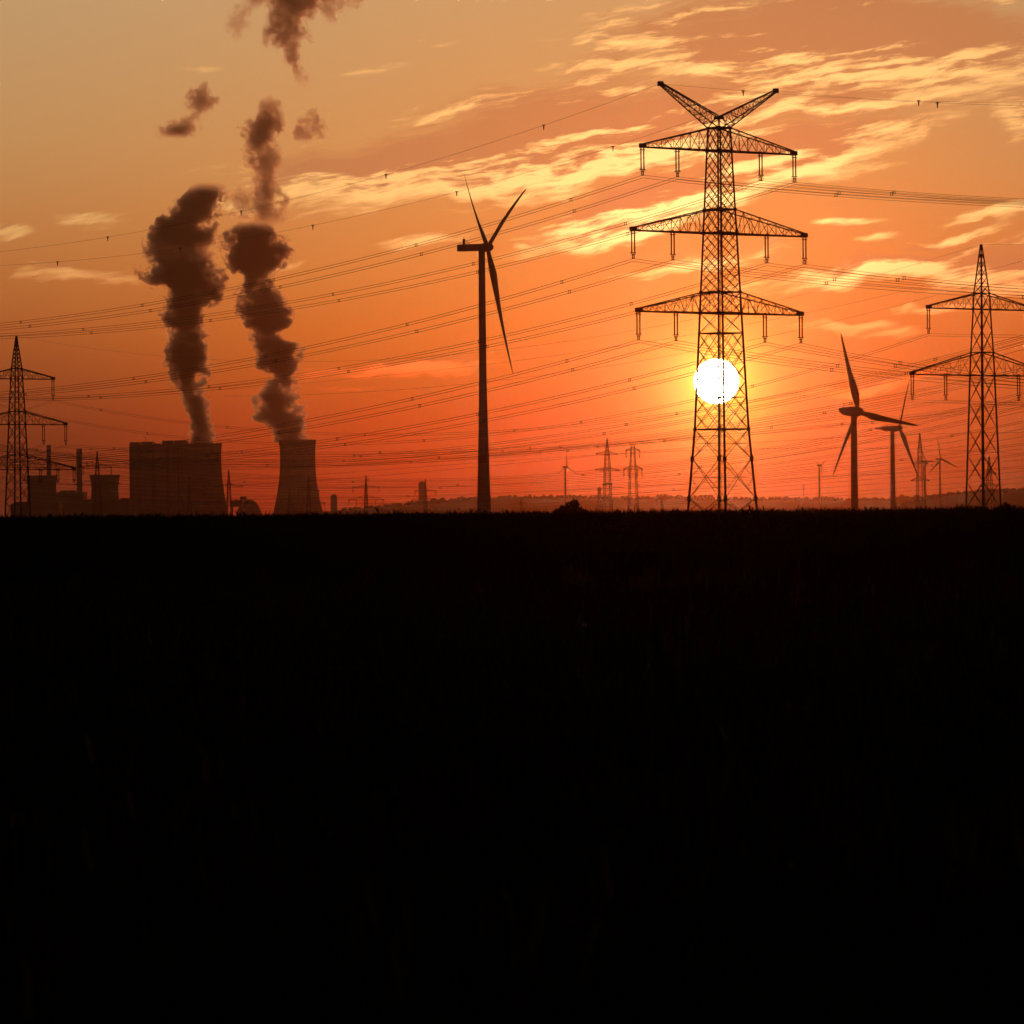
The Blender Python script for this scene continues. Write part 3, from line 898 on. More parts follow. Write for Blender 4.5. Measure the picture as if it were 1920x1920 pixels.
# --- spire topped pylons
def spire_pylon(px_c, D, top, wpts, arms, label, yaw=None, legw=0.36, brw=0.13, panel=1.0, chord=0.22, detail=True, base_y=None, insl=True, ytop=None):
    """wpts: [(photo y, silhouette half width px)], arms: [(y bottom, y top, [reach px left,right], [insulator x fractions], insulator px)]"""
    yaw = LINE if yaw is None else yaw
    k = mpx(D)
    c = at(px_c, 960, D); c.z = tz(c)
    root = empty('transmission_pylon', c, yaw)
    ray = math.atan2(c.x, c.y)
    ang = yaw + ray
    v_ = abs(math.cos(ang)) + abs(math.sin(ang))
    ca = max(0.2, abs(math.cos(ang)))
    Z = lambda y: at(px_c, y, D).z - c.z
    yb_ = base_y or (960 + (HCAM - c.z) / k)
    ws = sorted(wpts)
    ws.append((yb_, ws[-1][1] + (yb_ - ws[-1][0]) * (ws[-1][1] - ws[-2][1]) / (ws[-1][0] - ws[-2][0])))
    H = lambda y: float(np.interp(y, [q[0] for q in ws], [q[1] for q in ws])) * k / v_
    cuts = sorted({round(q, 2) for q in [top, yb_] + [q[0] for q in ws if top < q[0] < yb_] + [a[0] for a in arms] + [a[1] for a in arms]}, reverse=True)
    lv = []
    for i, y in enumerate(cuts):
        if i < len(cuts) - 1:
            hh_ = (y - cuts[i + 1]) * k
            side = 2 * H((y + cuts[i + 1]) / 2)
            n = max(1, int(round(hh_ / max(side * 1.0 * panel, 0.4))))
            n = min(n, 9)
        else: n = 1
        lv.append((max(0, Z(y)), H(y), n, 'x'))
    mb = mast_mesh(lv, legw, brw)
    for a in arms:
        for y in a[:2]:
            belt(mb, H(y), Z(y), brw * 1.7)
            if detail:
                for q in ring(H(y), Z(y)): mb.box(q, (legw * 1.3,) * 3)
    mb.build('mast', M['steel'], root)
    att = {}
    for ai, (yb, yt, reach, fr, ipx) in enumerate(arms):
        for sgn in (-1, 1):
            L = reach * k / ca
            n = 6 if detail else 3
            arm = arm_mesh(sgn, L, H(yb), Z(yb), H(yt), Z(yt), n, chord, brw * 0.8, 0.3, 0.0, detail).build('crossarm', M['steel'], root)
            for f_ in fr:
                if ipx:
                    insulator(arm, sgn * L * f_, Z(yb) - 0.05, ipx * k, 0.62 if detail else 0.5, 0.15 if detail else 0.17, False)
                att[(ai, sgn, f_)] = local(root, (sgn * L * f_, 0, Z(yb) - 0.05 - ipx * k))
    tp = local(root, (0, 0, Z(top)))
    if ytop:
        for sgn in (-1, 1):
            mb = MB(); L = ytop[0] * k / ca
            for s in (-1, 1):
                mb.bar((sgn * H(top), s * H(top), Z(top)), (sgn * L, 0, Z(ytop[1])), brw * 1.1)
                mb.bar((0, 0, Z(top - 5)), (sgn * L, 0, Z(ytop[1])), brw * 1.1)
            mb.build('earth_wire_horn', M['steel'], root)
    tag(root, label, 'pylon', 'lattice transmission pylons')
    return root, att, tp

RD, LD = 950.0, 1252.0
rp, r_att, r_tip = spire_pylon(1844, RD, 458, [(458, 1.2), (550, 14.5), (580, 16), (660, 21), (705, 23), (953, 32.5)],
    [(580, 550, 100, [0.985], 47), (704, 661, 131, [0.985, 0.52], 46)],
    'spire topped lattice pylon at the right edge with two wide cross-arms', panel=1.3, legw=0.26, brw=0.09, chord=0.21)
lp, l_att, l_tip = spire_pylon(33.5, LD, 630, [(630, 0.8), (690, 10), (710, 11), (771, 15), (797, 15.6), (853, 18.5), (881, 19.5), (970, 24)],
    [(710.5, 691, 70, [0.97], 38), (796, 771, 93, [0.98, 0.53], 37), (880.5, 853, 108, [0.985, 0.7, 0.4], 24)],
    'spire topped lattice pylon at the left edge with three stacked cross-arms', panel=0.95, legw=0.31, brw=0.105, chord=0.22)

# --- distant pylons
far_specs = [
 (183, 3200, 846, [(846, .5), (873, 3), (970, 9)], [(877, 870, 27, [0.97], 14), (908, 898, 42, [0.97, .5], 0)], 'distant spire pylon in front of the short flared cooling tower', 1.0, None),
 (429.5, 3300, 881, [(881, .5), (905, 2.6), (970, 5.5)], [(913, 907, 26, [0.97], 0), (942, 935, 36, [.97], 0)], 'distant spire pylon at the right foot of the block building', 1.0, None),
 (686.5, 3600, 891, [(891, .4), (915, 2), (972, 4.4)], [(914, 910, 25, [0.97], 9), (938, 929, 33, [.97, .55], 9)], 'distant slim spire pylon standing between lone cooling tower and big turbine', 1.0, None),
 (543, 3900, 918, [(918, .4), (935, 2), (972, 4.5)], [(937, 933, 17, [.97], 6), (955, 950, 24, [.97], 6)], 'faint spire pylon in front of the left side of the lone cooling tower', 1.0, None),
 (579, 3900, 893, [(893, .4), (920, 2.4), (972, 5)], [(920, 916, 20, [.97], 9), (944, 937, 31, [.97], 9)], 'faint spire pylon in front of the right side of the lone cooling tower', 1.0, None),
 (355, 3900, 893, [(893, .4), (920, 2.2), (972, 4.8)], [(921, 917, 26, [.97], 8), (944, 938, 36, [.97], 8)], 'faint spire pylon in front of the block building', 1.0, None),
 (798, 4300, 898, [(898, .3), (915, 1.6), (965, 3.6)], [(921, 918, 20, [.97], 8), (938, 933, 26, [.97], 8)], 'faint spire pylon just right of the tower block on the hill', 1.0, None),
 (1139.5, 2600, 821, [(821, .4), (845, 3.2), (855, 4.8), (880, 6), (910, 7), (962, 9.5)], [(852, 846, 20, [.97], 0), (882, 876, 22, [.97], 0), (909, 905, 8, [], 0)], 'distant spire pylon seen nearly end on, left of the small Y topped one', 1.1, R(72)),
 (1187.5, 2700, 836, [(836, 3.6), (845, 4.2), (880, 6.5), (962, 10.5)], [(845, 840, 13, [.97], 13), (880, 873, 17.5, [.97, .5], 14)], 'small distant Y topped pylon left of the sun', 1.0, R(12)),
 (1124, 4600, 914, [(914, 2), (962, 5)], [(918, 915, 4, [], 0)], 'tiny flat topped lattice mast beside the end on pylon', 1.0, R(20)),
 (1726, 2500, 812, [(812, .4), (842, 4), (868, 5.5), (900, 7), (955, 9)], [(870, 862, 14, [.97], 0), (902, 895, 16, [.97], 0)], 'distant spire pylon standing right of the second small turbine', 1.0, R(66)),
 (1855.5, 3400, 855, [(855, .4), (885, 4.5), (955, 9)], [(888, 882, 12, [.97], 0), (912, 905, 16, [.97], 0)], 'small distant pylon seen through the right edge pylon', 1.0, R(60)),
 (977, 5200, 930, [(930, .5), (962, 4)], [(944, 941, 8, [], 0)], 'tiny faint pylon right of the big turbine', 1.0, R(40)),
 (1241, 5600, 928, [(928, .4), (962, 4)], [(938, 935, 8, [.9], 4)], 'tiny faint pylon low between the small Y topped pylon and the sun pylon', 1.0, R(30)),
]
far_att = []
for (x, D, top, wp, arms, lab, pn, yaw) in far_specs:
    s_ = D / 3000.0
    r_, a_, t_ = spire_pylon(x, D, top, wp, arms, lab, yaw=yaw if yaw is not None else R(20), legw=0.36 * s_, brw=0.12 * s_, chord=0.18 * s_, panel=1.5, detail=False,
                             ytop=(8, 827) if 'Y topped pylon left' in lab else None)
    far_att.append((r_, a_, t_))

# small mast on the far hill
c = at(1507, 960, 7600); c.z = at(1507, 945, 7600).z
mb = MB(); hgt = at(1507, 908, 7600).z - c.z
mb.bar((0, 0, -12), (0, 0, hgt), 1.2, 0.7); mb.bar((-3, 0, hgt - 3), (3, 0, hgt - 3), 0.7); mb.bar((-2, 0, hgt - 7), (2, 0, hgt - 7), 0.7)
o = mb.build('radio_mast', M['steel'], None, loc=c)
tag(o, 'thin radio mast on the far hill left of the small turbine', 'mast')

# ------------------------------------------------------------------ cables
def tube_obj(name, pts_list, r, parent=None, mat=None):
    mb = MB()
    for pts in pts_list: mb.tube(pts, r, 4)
    return mb.build(name, mat or M['cable'], parent)

def hang(P0, P1, sag, n=44):
    return [P0.lerp(P1, i / n) - Vector((0, 0, 4 * sag * (i / n) * (1 - i / n))) for i in range(n + 1)]

def plane_t(P0, d, x, y):
    """where the vertical plane through P0 along d meets the ray of photo pixel (x,y): (t, z)"""
    a, b = lvl(x, y)
    t_ = (a * P0.y - P0.x) / (d.x - a * d.y)
    D = P0.y + t_ * d.y
    return t_, HCAM + b * D

def fit_wire(P0, d, obs, xend, n=40):
    """parabola from P0 along d, least squares through observed photo points, drawn up to photo x = xend"""
    T = [plane_t(P0, d, x, y) for x, y in obs]
    Am = np.array([[t_, t_ * t_] for t_, z in T]); bm = np.array([z - P0.z for t_, z in T])
    if len(obs) == 1:
        s = bm[0] / Am[0, 0]; co = (s, 0.0)
    else:
        co = np.linalg.lstsq(Am, bm, rcond=None)[0]
    te = plane_t(P0, d, xend, 700)[0]
    return [P0 + d * (te * i / n) + Vector((0, 0, co[0] * te * i / n + co[1] * (te * i / n) ** 2)) for i in range(n + 1)]

def spacer(parent, p, sep, th, sz=0.5):
    mb = MB()
    a = DIR * sz
    for s in (-1, 1):
        mb.bar(p + a * s * 0.5 - Vector((0, 0, 0.02)), p + a * s * 0.5 - Vector((0, 0, sep - 0.02)), th)
    mb.bar(p - a * 0.9, p + a * 0.9, th); mb.bar(p - a * 0.9 - Vector((0, 0, sep)), p + a * 0.9 - Vector((0, 0, sep)), th)
    return mb.build('spacer', M['cable'], parent)

def along(pts, step, start):
    out, acc_ = [], -start
    for a, b in zip(pts[:-1], pts[1:]):
        L = (b - a).length
        while acc_ + L >= 0:
            f_ = -acc_ / L if L else 0
            out.append(a.lerp(b, min(1, max(0, f_))))
            acc_ -= step
        acc_ += L
    return out

def rebase(pts):
    o = pts[0].copy()
    return o, [p - o for p in pts]

def bundle(pts, label, group, sep=0.46, r=0.041, step=46.0, start=18.0, spth=0.10, twin=True, spz=0.5):
    o, q = rebase(pts)
    lst = [q, [p - Vector((0, 0, sep)) for p in q]] if twin else [q]
    ob = tube_obj('conductor_cable', lst, r)
    ob.location = o
    if twin and step:
        for p in along(q, step, start)[:14]:
            spacer(ob, p, sep, spth, spz)
    tag(ob, label, 'power cable', group)
    return ob

def earth(pts, label, group, r=0.026, step=48.0, start=30.0, mk=True):
    o, q = rebase(pts)
    ob = tube_obj('earth_wire', [q], r)
    ob.location = o
    if mk:
        for p in along(q, step, start)[:12]:
            mb = MB()
            mb.bar(p + Vector((-.28, 0, .05)), p + Vector((.28, 0, .05)), 0.14)
            mb.bar(p, p - Vector((0, 0, 0.85)), 0.26, 0.12)
            mb.build('bird_marker', M['cable'], ob)
    tag(ob, label, 'earth wire', group)
    return ob

OBS = {
 ('top', -1, 'outer'): [(960, 405), (480, 530), (0, 606)], ('top', -1, 'inner'): [(960, 428), (480, 545), (0, 615)],
 ('top', 1, 'inner'): [(960, 474), (480, 575.5), (0, 626)], ('top', 1, 'outer'): [(960, 493), (480, 586.5), (0, 631)],
 ('middle', -1, 'outer'): [(960, 554), (480, 668.5), (0, 735)], ('middle', -1, 'inner'): [(960, 573), (480, 682), (0, 741)],
 ('middle', 1, 'inner'): [(960, 625), (480, 711), (0, 746)], ('middle', 1, 'outer'): [(960, 638), (480, 718), (0, 748.5)],
 ('bottom', -1, 'outer'): [(960, 700.5), (480, 804), (0, 864)], ('bottom', -1, 'inner'): [(960, 719), (480, 816), (0, 869)],
 ('bottom', 1, 'inner'): [(960, 762), (480, 841), (0, 873)], ('bottom', 1, 'outer'): [(960, 777.5), (480, 851), (0, 877)],
}
OBSR = {
 ('top', 1, 'outer'): [(1700, 360), (1920, 373)], ('top', 1, 'inner'): [(1700, 363), (1920, 376)],
 ('top', -1, 'inner'): [(1700, 368), (1920, 379.5)], ('top', -1, 'outer'): [(1700, 372), (1920, 383)],
 ('middle', 1, 'outer'): [(1700, 519), (1920, 537)], ('middle', 1, 'inner'): [(1700, 524), (1920, 542)],
 ('middle', -1, 'inner'): [(1700, 533), (1920, 549)], ('middle', -1, 'outer'): [(1700, 541), (1920, 554)],
 ('bottom', 1, 'outer'): [(1700, 680), (1920, 706)], ('bottom', 1, 'inner'): [(1700, 686), (1920, 712)],
 ('bottom', -1, 'inner'): [(1700, 698), (1920, 718)], ('bottom', -1, 'outer'): [(1700, 706), (1920, 724)],
}
gl = 'twin cables of the tallest pylon'
ends = {-1: 'left', 1: 'right'}
for n_, (key, obs) in enumerate(OBS.items()):
    nm, sg, io = key
    bundle(fit_wire(big_att[key], DIR, obs, -60), f'twin cable leaving leftwards from the {ends[sg]} {io} insulator, {nm} arm, tallest pylon', gl, start=20 + 9 * (n_ % 4))
for n_, (key, obs) in enumerate(OBSR.items()):
    nm, sg, io = key
    bundle(fit_wire(big_att[key], -DIR, obs, 1990), f'twin cable leaving rightwards from the {ends[sg]} {io} insulator, {nm} arm, tallest pylon', gl, start=26 + 8 * (n_ % 4))
earth(fit_wire(big_earth[-1], DIR, [(1085, 212), (798, 305), (540, 376), (295, 428), (75, 464), (0, 471)], -60), 'earth wire leading left from the left horn tip of the tallest pylon', 'earth wires of the tallest pylon', start=33)
earth(fit_wire(big_earth[1], DIR, [(1170, 268), (894, 350), (635, 412), (400, 456), (181, 486), (0, 497)], -60), 'earth wire leading left from the right horn tip of the tallest pylon', 'earth wires of the tallest pylon', start=46)
earth(fit_wire(big_earth[-1], -DIR, [(1353, 166), (1738, 193), (1920, 198)], 1990), 'earth wire leading right from the left horn tip of the tallest pylon', 'earth wires of the tallest pylon', start=22)
earth(fit_wire(big_earth[1], -DIR, [(1688, 188), (1920, 191)], 1990), 'earth wire leading right from the right horn tip of the tallest pylon', 'earth wires of the tallest pylon', start=37)

# --- second line: from the left edge pylon to the right edge pylon
g2_ = 'cables strung between the two edge pylons'
def sag_for(Pa, Pb, x, y):
    """sag that makes the span pass photo (x, y)"""
    d = (Pb - Pa); a, b = lvl(x, y)
    s_ = (a * Pa.y - Pa.x) / (d.x - a * d.y)
    D = Pa.y + s_ * d.y
    return (Pa.z + d.z * s_ - (HCAM + b * D)) / (4 * s_ * (1 - s_))
pairs = [((0, 1, 0.97), (0, 1, 0.985), (900, 809), 'right end of the top arms'), ((0, -1, 0.97), (0, -1, 0.985), (900, 815), 'left end of the top arms'),
         ((1, 1, 0.98), (1, 1, 0.985), (900, 842), 'right end of the second arms'), ((1, 1, 0.53), (1, 1, 0.52), (900, 846), 'inner right insulators of the second arms'),
         ((1, -1, 0.53), (1, -1, 0.52), (900, 852), 'inner left insulators of the second arms'), ((1, -1, 0.98), (1, -1, 0.985), (900, 857), 'left end of the second arms')]
for a, b, (x, y), txt in pairs:
    Pa, Pb = l_att[a], r_att[b]
    bundle(hang(Pa, Pb, sag_for(Pa, Pb, x, y), 60), f'twin cable sagging between both edge pylons, {txt}', g2_, r=0.034, step=60, start=24, spth=0.1)
    for P_, d, xe, slope, side in ((Pa, DIR, -60, -0.16, 'leaving leftwards from the left edge pylon'), (Pb, -DIR, 2000, -0.055, 'leaving rightwards from the right edge pylon')):
        te = plane_t(P_, d, xe, 700)[0]
        if te <= 2: continue
        n = 16
        pts = [P_ + d * (te * i / n) + Vector((0, 0, slope * te * i / n + 0.0003 * (te * i / n) ** 2)) for i in range(n + 1)]
        bundle(pts, f'twin cable {side}, {txt}'.replace('arms', 'arm').replace('insulators', 'insulator'), g2_, r=0.034, step=0)
Pa, Pb = l_tip, r_tip
earth(hang(Pa, Pb, sag_for(Pa, Pb, 860, 664), 60), 'thin wire sagging between the spire tips of the two edge pylons', 'earth wires of the edge pylons', r=0.022, mk=False)
te = plane_t(Pb, -DIR, 2000, 500)[0]
earth([Pb - DIR * (te * i / 12) + Vector((0, 0, -0.06 * te * i / 12)) for i in range(13)], 'thin wire leading right from the spire tip of the right edge pylon', 'earth wires of the edge pylons', r=0.022, mk=False)

# --- further lines whose pylons stand outside the picture
def far_line(obs, Dm, r, label, grp, twin=False, x0=-60, x1=1990, cat='power cable', sep=0.45):
    P0 = at(960, 960, Dm)
    T = [plane_t(P0, DIR, x, y) for x, y in obs]
    co = np.polyfit([t_ for t_, z in T], [z for t_, z in T], 2 if len(obs) < 5 else 3)
    ta, tb = plane_t(P0, DIR, x0, 800)[0], plane_t(P0, DIR, x1, 800)[0]
    n = 60
    pts = []
    for i in range(n + 1):
        t_ = tb + (ta - tb) * i / n
        p = P0 + DIR * t_; p.z = float(np.polyval(co, t_))
        pts.append(p)
    o, q = rebase(pts)
    ob = tube_obj('conductor_cable' if cat == 'power cable' else 'earth_wire', [q] + ([[p - Vector((0, 0, sep)) for p in q]] if twin else []), r)
    ob.location = o
    if twin:
        for p in along(q, 110, 30 + (Dm * 7) % 60)[:10]: spacer(ob, p, sep, 0.12, 0.7)
    tag(ob, label, cat, grp)
    return ob
lw_lab = 'thin power cable of a far line crossing low above the field'
ge = 'cables of the far lines'
far_line([(1920, 488), (1640, 560), (1330, 620), (860, 690), (480, 726)], 1050, 0.024, 'upper of two thin wires falling left from the right edge, above the far cables', ge, x0=420, cat='earth wire')
far_line([(1920, 505), (1640, 585), (1310, 656), (1050, 700), (570, 740), (480, 742)], 1080, 0.024, 'lower of two thin wires falling left from the right edge, above the far cables', ge, x0=420, cat='earth wire')
G = [
 ([(1920, 628), (1440, 744), (1340, 764), (960, 826), (480, 862), (0, 836)], 1150, True), ([(1920, 641), (1440, 757), (1340, 775), (960, 834), (480, 868), (0, 842)], 1160, True),
 ([(1920, 690), (1440, 782), (960, 846), (480, 874), (0, 850)], 1180, True),
 ([(1920, 736), (1340, 850), (900, 903), (480, 886), (0, 833)], 1300, True), ([(1920, 745), (1340, 857), (900, 907), (480, 892), (0, 846)], 1310, True),
 ([(1920, 762), (1340, 866), (900, 912), (480, 900), (0, 858)], 1320, True), ([(1920, 790), (1340, 876), (900, 918), (480, 905), (0, 868)], 1330, True),
 ([(1920, 805), (1340, 885), (900, 925), (480, 912), (0, 880)], 1340, False), ([(1920, 832), (1340, 893), (900, 931), (480, 925), (0, 893)], 1350, True),
 ([(1920, 842), (1340, 900), (900, 936), (480, 934), (0, 908)], 1370, False), ([(1920, 851), (1340, 908), (900, 940), (480, 940), (0, 918)], 1400, True),
 ([(1920, 874), (1340, 918), (900, 945), (480, 946), (0, 928)], 1420, False), ([(1920, 884), (1340, 927), (900, 949), (480, 952), (0, 940)], 1440, False),
 ([(1920, 895), (1340, 938), (900, 952), (480, 957), (0, 950)], 1460, False),
 ([(1920, 812), (1340, 832), (900, 880), (480, 905), (0, 897)], 1500, False),
 ([(1920, 700), (1440, 790), (960, 850), (480, 877), (0, 862)], 1190, True), ([(1920, 772), (1340, 870), (900, 915), (480, 909), (0, 874)], 1325, False),
 ([(1920, 820), (1340, 889), (900, 928), (480, 918), (0, 886)], 1345, False), ([(1920, 862), (1340, 913), (900, 942), (480, 943), (0, 923)], 1410, False),
 ([(1920, 905), (1340, 943), (900, 954), (480, 960), (0, 954)], 1480, False), ([(1920, 655), (1440, 765), (960, 839), (480, 871), (0, 846)], 1170, False),
 ([(1920, 852), (1340, 840), (900, 872), (480, 895), (0, 905)], 1520, False), ([(1920, 880), (1340, 898), (900, 935), (480, 930), (0, 900)], 1360, False),
]
for obs, Dm, tw in G:
    far_line(obs, Dm, 0.046, lw_lab, ge, tw)

# ------------------------------------------------------------------ wind turbines
def turbine(hub, basex, D, Lp, phi0, wx, tower, nac, label, tilt=4.7, cone=5.0, detail=True, chordk=1.0, hubr=1.5):
    """hub photo xy; Lp blade length px; tower [(photo y, half width px)]; nac (length px, height px)"""
    k = mpx(D)
    H0 = at(hub[0], hub[1], D)
    b0 = at(basex, 960, D)
    gz_ = float(terrain(b0.x, b0.y))
    wy = math.sqrt(max(0, 1 - wx * wx))
    wv = Vector((wx, wy, 0)); av = Vector((wy, -wx, 0))
    root = empty('wind_turbine', (b0.x, b0.y, gz_))
    off = Vector((b0.x, b0.y, gz_))
    hubp = H0 - off
    top_z = hubp.z - nac[1] * k * 0.35
    pr = [(hw * k, at(basex, y, D).z - gz_) for y, hw in tower][::-1]
    pr = [q for q in pr if q[1] > 0.5 and q[1] < top_z]
    slope = (pr[0][0] - pr[1][0]) / max(0.1, (pr[1][1] - pr[0][1]))
    pr = [(pr[0][0] + slope * pr[0][1], 0)] + pr + [(tower[0][1] * k, top_z)]
    mb = MB(); mb.lathe(pr, 28); tw = mb.build('tower', M['turbine'], root, True)
    if detail == 'band':
        z_ = at(basex, 862, D).z - gz_
        rr_ = np.interp(z_, [q[1] for q in pr], [q[0] for q in pr])
        mb = MB(); mb.lathe([(rr_ * 1.02, z_ - 1.3), (rr_ + 0.06, z_ - 1.3), (rr_ + 0.04, z_ + 1.3), (rr_ * 1.0, z_ + 1.3)], 28); mb.build('painted_band', M['band'], tw)
    # nacelle: rounded box behind the hub
    nl, nh = nac[0] * k / max(0.3, wy), nac[1] * k
    mb = MB()
    secs = nac[2]
    ringsn = []
    for (s_, hs, dz) in secs:
        c_ = hubp - av * (nl * s_) + Vector((0, 0, dz * nh))
        ring_ = []
        for j in range(16):
            a = 2 * math.pi * j / 16
            ca_, sa_ = math.cos(a), math.sin(a)
            e = 0.35
            xx = math.copysign(abs(ca_) ** e, ca_) * nh * 0.5 * hs
            zz = math.copysign(abs(sa_) ** e, sa_) * nh * 0.5 * hs
            ring_.append(c_ + wv * xx + Vector((0, 0, zz)))
        ringsn.append(len(mb.v)); mb.v += ring_
    for a, b in zip(ringsn[:-1], ringsn[1:]):
        for j in range(16): mb.f.append((a + j, a + (j + 1) % 16, b + (j + 1) % 16, b + j))
    mb.f.append(tuple(ringsn[0] + j for j in reversed(range(16)))); mb.f.append(tuple(ringsn[-1] + j for j in range(16)))
    nc = mb.build('nacelle', M['turbine'], root)
    if detail:
        mb = MB()
        p_ = hubp - av * nl * 0.80 + Vector((0, 0, nh * 0.5))
        if detail == 'band':
            mb.box(p_ + Vector((0, 0, 1.0)), (0.95, 1.2, 2.0))
            mb.bar(p_ + Vector((0, 0, 2.0)), p_ + Vector((0, 0, 2.9)), 0.14)
            mb.bar(p_ + av * 0.6 + Vector((0, 0, 1.6)), p_ + av * 2.3, 0.14); mb.bar(p_ + av * 0.5 + Vector((0, 0, 0.8)), p_ + av * 1.5 + Vector((0, 0, 0.7)), 0.12)
            mb.bar(p_ - av * 1.8 + Vector((0, 0, 0.25)), p_ + av * 2.4 + Vector((0, 0, 0.25)), 0.1)
        else:
            mb.bar(p_, p_ + Vector((0, 0, nh * 0.35)), 0.2); mb.bar(p_ + Vector((-.7, 0, nh * .35)), p_ + Vector((.7, 0, nh * .35)), 0.16); mb.bar(p_ + av * .8, p_ + av * .8 + Vector((0, 0, nh * .3)), 0.16)
        mb.build('weather_mast', M['steel'], nc)
    # hub
    upv = (Vector((0, 0, 1)) * math.cos(R(tilt)) - av * math.sin(R(tilt))).normalized()
    ax = (av * math.cos(R(tilt)) + Vector((0, 0, 1)) * math.sin(R(tilt))).normalized()
    mb = MB()
    hr = hubr
    prof = [(0.98, -1.1), (1.0, -0.3), (0.95, 0.4), (0.75, 0.9), (0.42, 1.2), (0.08, 1.3)]
    st = []
    for (r_, z_) in prof:
        st.append(len(mb.v))
        for j in range(20):
            a = 2 * math.pi * j / 20
            mb.v.append(hubp + ax * (z_ * hr) + wv * (r_ * hr * math.cos(a)) + upv * (r_ * hr * math.sin(a)))
    for a, b in zip(st[:-1], st[1:]):
        for j in range(20): mb.f.append((a + j, a + (j + 1) % 20, b + (j + 1) % 20, b + j))
    mb.f.append(tuple(st[0] + j for j in reversed(range(20)))); mb.f.append(tuple(st[-1] + j for j in range(20)))
    mb.build('hub', M['turbine'], root, True)
    L = Lp * k
    for i in range(3):
        ph = R(phi0 + 120 * i)
        ra = upv * math.cos(ph) + wv * math.sin(ph)
        ta = ax.cross(ra).normalized()
        mb = MB()
        prev = None
        for s_, ch, tw_, th_ in ((0.0, .036, 0, 1.0), (.04, .038, 5, .95), (.1, .055, 16, .62), (.2, .085, 17, .34), (.3, .078, 13, .28), (.45, .060, 9, .24), (.6, .046, 6, .21), (.75, .034, 4, .19), (.88, .024, 3, .18), (.96, .015, 2, .18), (1.0, .004, 2, .2)):
            c_ = hubp + ra * (L * s_) + ax * (L * (math.sin(R(cone)) * s_ * (0.6 + 0.4 * s_)))
            w_ = ch * L * chordk
            tt = R(tw_ + 8)
            cd = ta * math.cos(tt) + ax * math.sin(tt)
            nd = ax * math.cos(tt) - ta * math.sin(tt)
            i0 = len(mb.v)
            for (u_, v_) in ((-.32, 0), (-.2, .38), (.05, .5), (.35, .26), (.68, .0), (.35, -.24), (.05, -.48), (-.2, -.38)):
                mb.v.append(c_ + cd * (u_ * w_) + nd * (v_ * w_ * th_))
            if prev is not None:
                for j in range(8): mb.f.append((prev + j, prev + (j + 1) % 8, i0 + (j + 1) % 8, i0 + j))
            else: mb.f.append(tuple(i0 + j for j in reversed(range(8))))
            prev = i0
        mb.f.append(tuple(prev + j for j in range(8)))
        mb.build('blade', M['turbine'], root, True)
    tag(root, label, 'wind turbine', 'wind turbines in the plain')
    return root

BOXY = [(-0.02, .80, 0), (.10, 1.0, 0), (.98, .98, -.02), (1.0, .94, -.02)]
EGG = [(-0.02, .72, 0), (.1, .95, .02), (.45, 1.0, .04), (.75, .80, .08), (.95, .52, .18), (1.0, .34, .22)]
turbine((914.5, 463.5), 907.5, 1780, 243, 60, 0.275, [(470, 6.1), (560, 6.5), (700, 7.1), (760, 8.0), (820, 9.4), (900, 11.4), (956, 13.4)],
        (56, 13.5, BOXY), 'largest wind turbine, boxy nacelle, standing near the middle of the photo', detail='band', cone=6.5, hubr=1.75)
turbine((1609, 772), 1602.5, 2190, 158, 19, -0.58, [(782, 5.5), (850, 6.0), (957, 6.8)],
        (36, 18, EGG), 'wind turbine with egg shaped nacelle and a blade pointing right', cone=5.0, chordk=1.25, hubr=2.2)
turbine((1686, 803), 1674.5, 3300, 108, 29.5, 0.53, [(810, 3.9), (880, 4.4), (957, 5.2)],
        (27, 9.0, BOXY), 'smaller wind turbine whose upper blade crosses the right edge pylon insulator', cone=2.0, hubr=2.0, chordk=1.25)
FARN = [(0, .9, 0), (.3, 1, 0), (.9, .9, 0), (1, .7, 0)]
for (hub, bx, D, L, ph, wx, lab) in (
    ((1062.5, 875.5), 1060.5, 6200, 27, -1, -0.8, 'tiny far turbine with one blade straight up, left of the end on pylon'),
    ((1539.5, 872.5), 1536.8, 7000, 22, 60, 0.62, 'tiny far turbine with two blades up like a V'),
    ((1764, 861), 1763, 5200, 44, -8, 0.80, 'pale far turbine standing nearest to the left of the right edge pylon'),
    ((1737, 865.5), 1735.3, 5600, 36, -28, 0.75, 'pale far turbine half hidden behind the lattice pylon')):
    turbine(hub, bx, D, L, ph, wx, [(hub[1] + 3, 1.5), (910, 1.7), (955, 1.9)], (7, 4.2, FARN), lab, detail=False, cone=2, chordk=1.1, hubr=1.6)

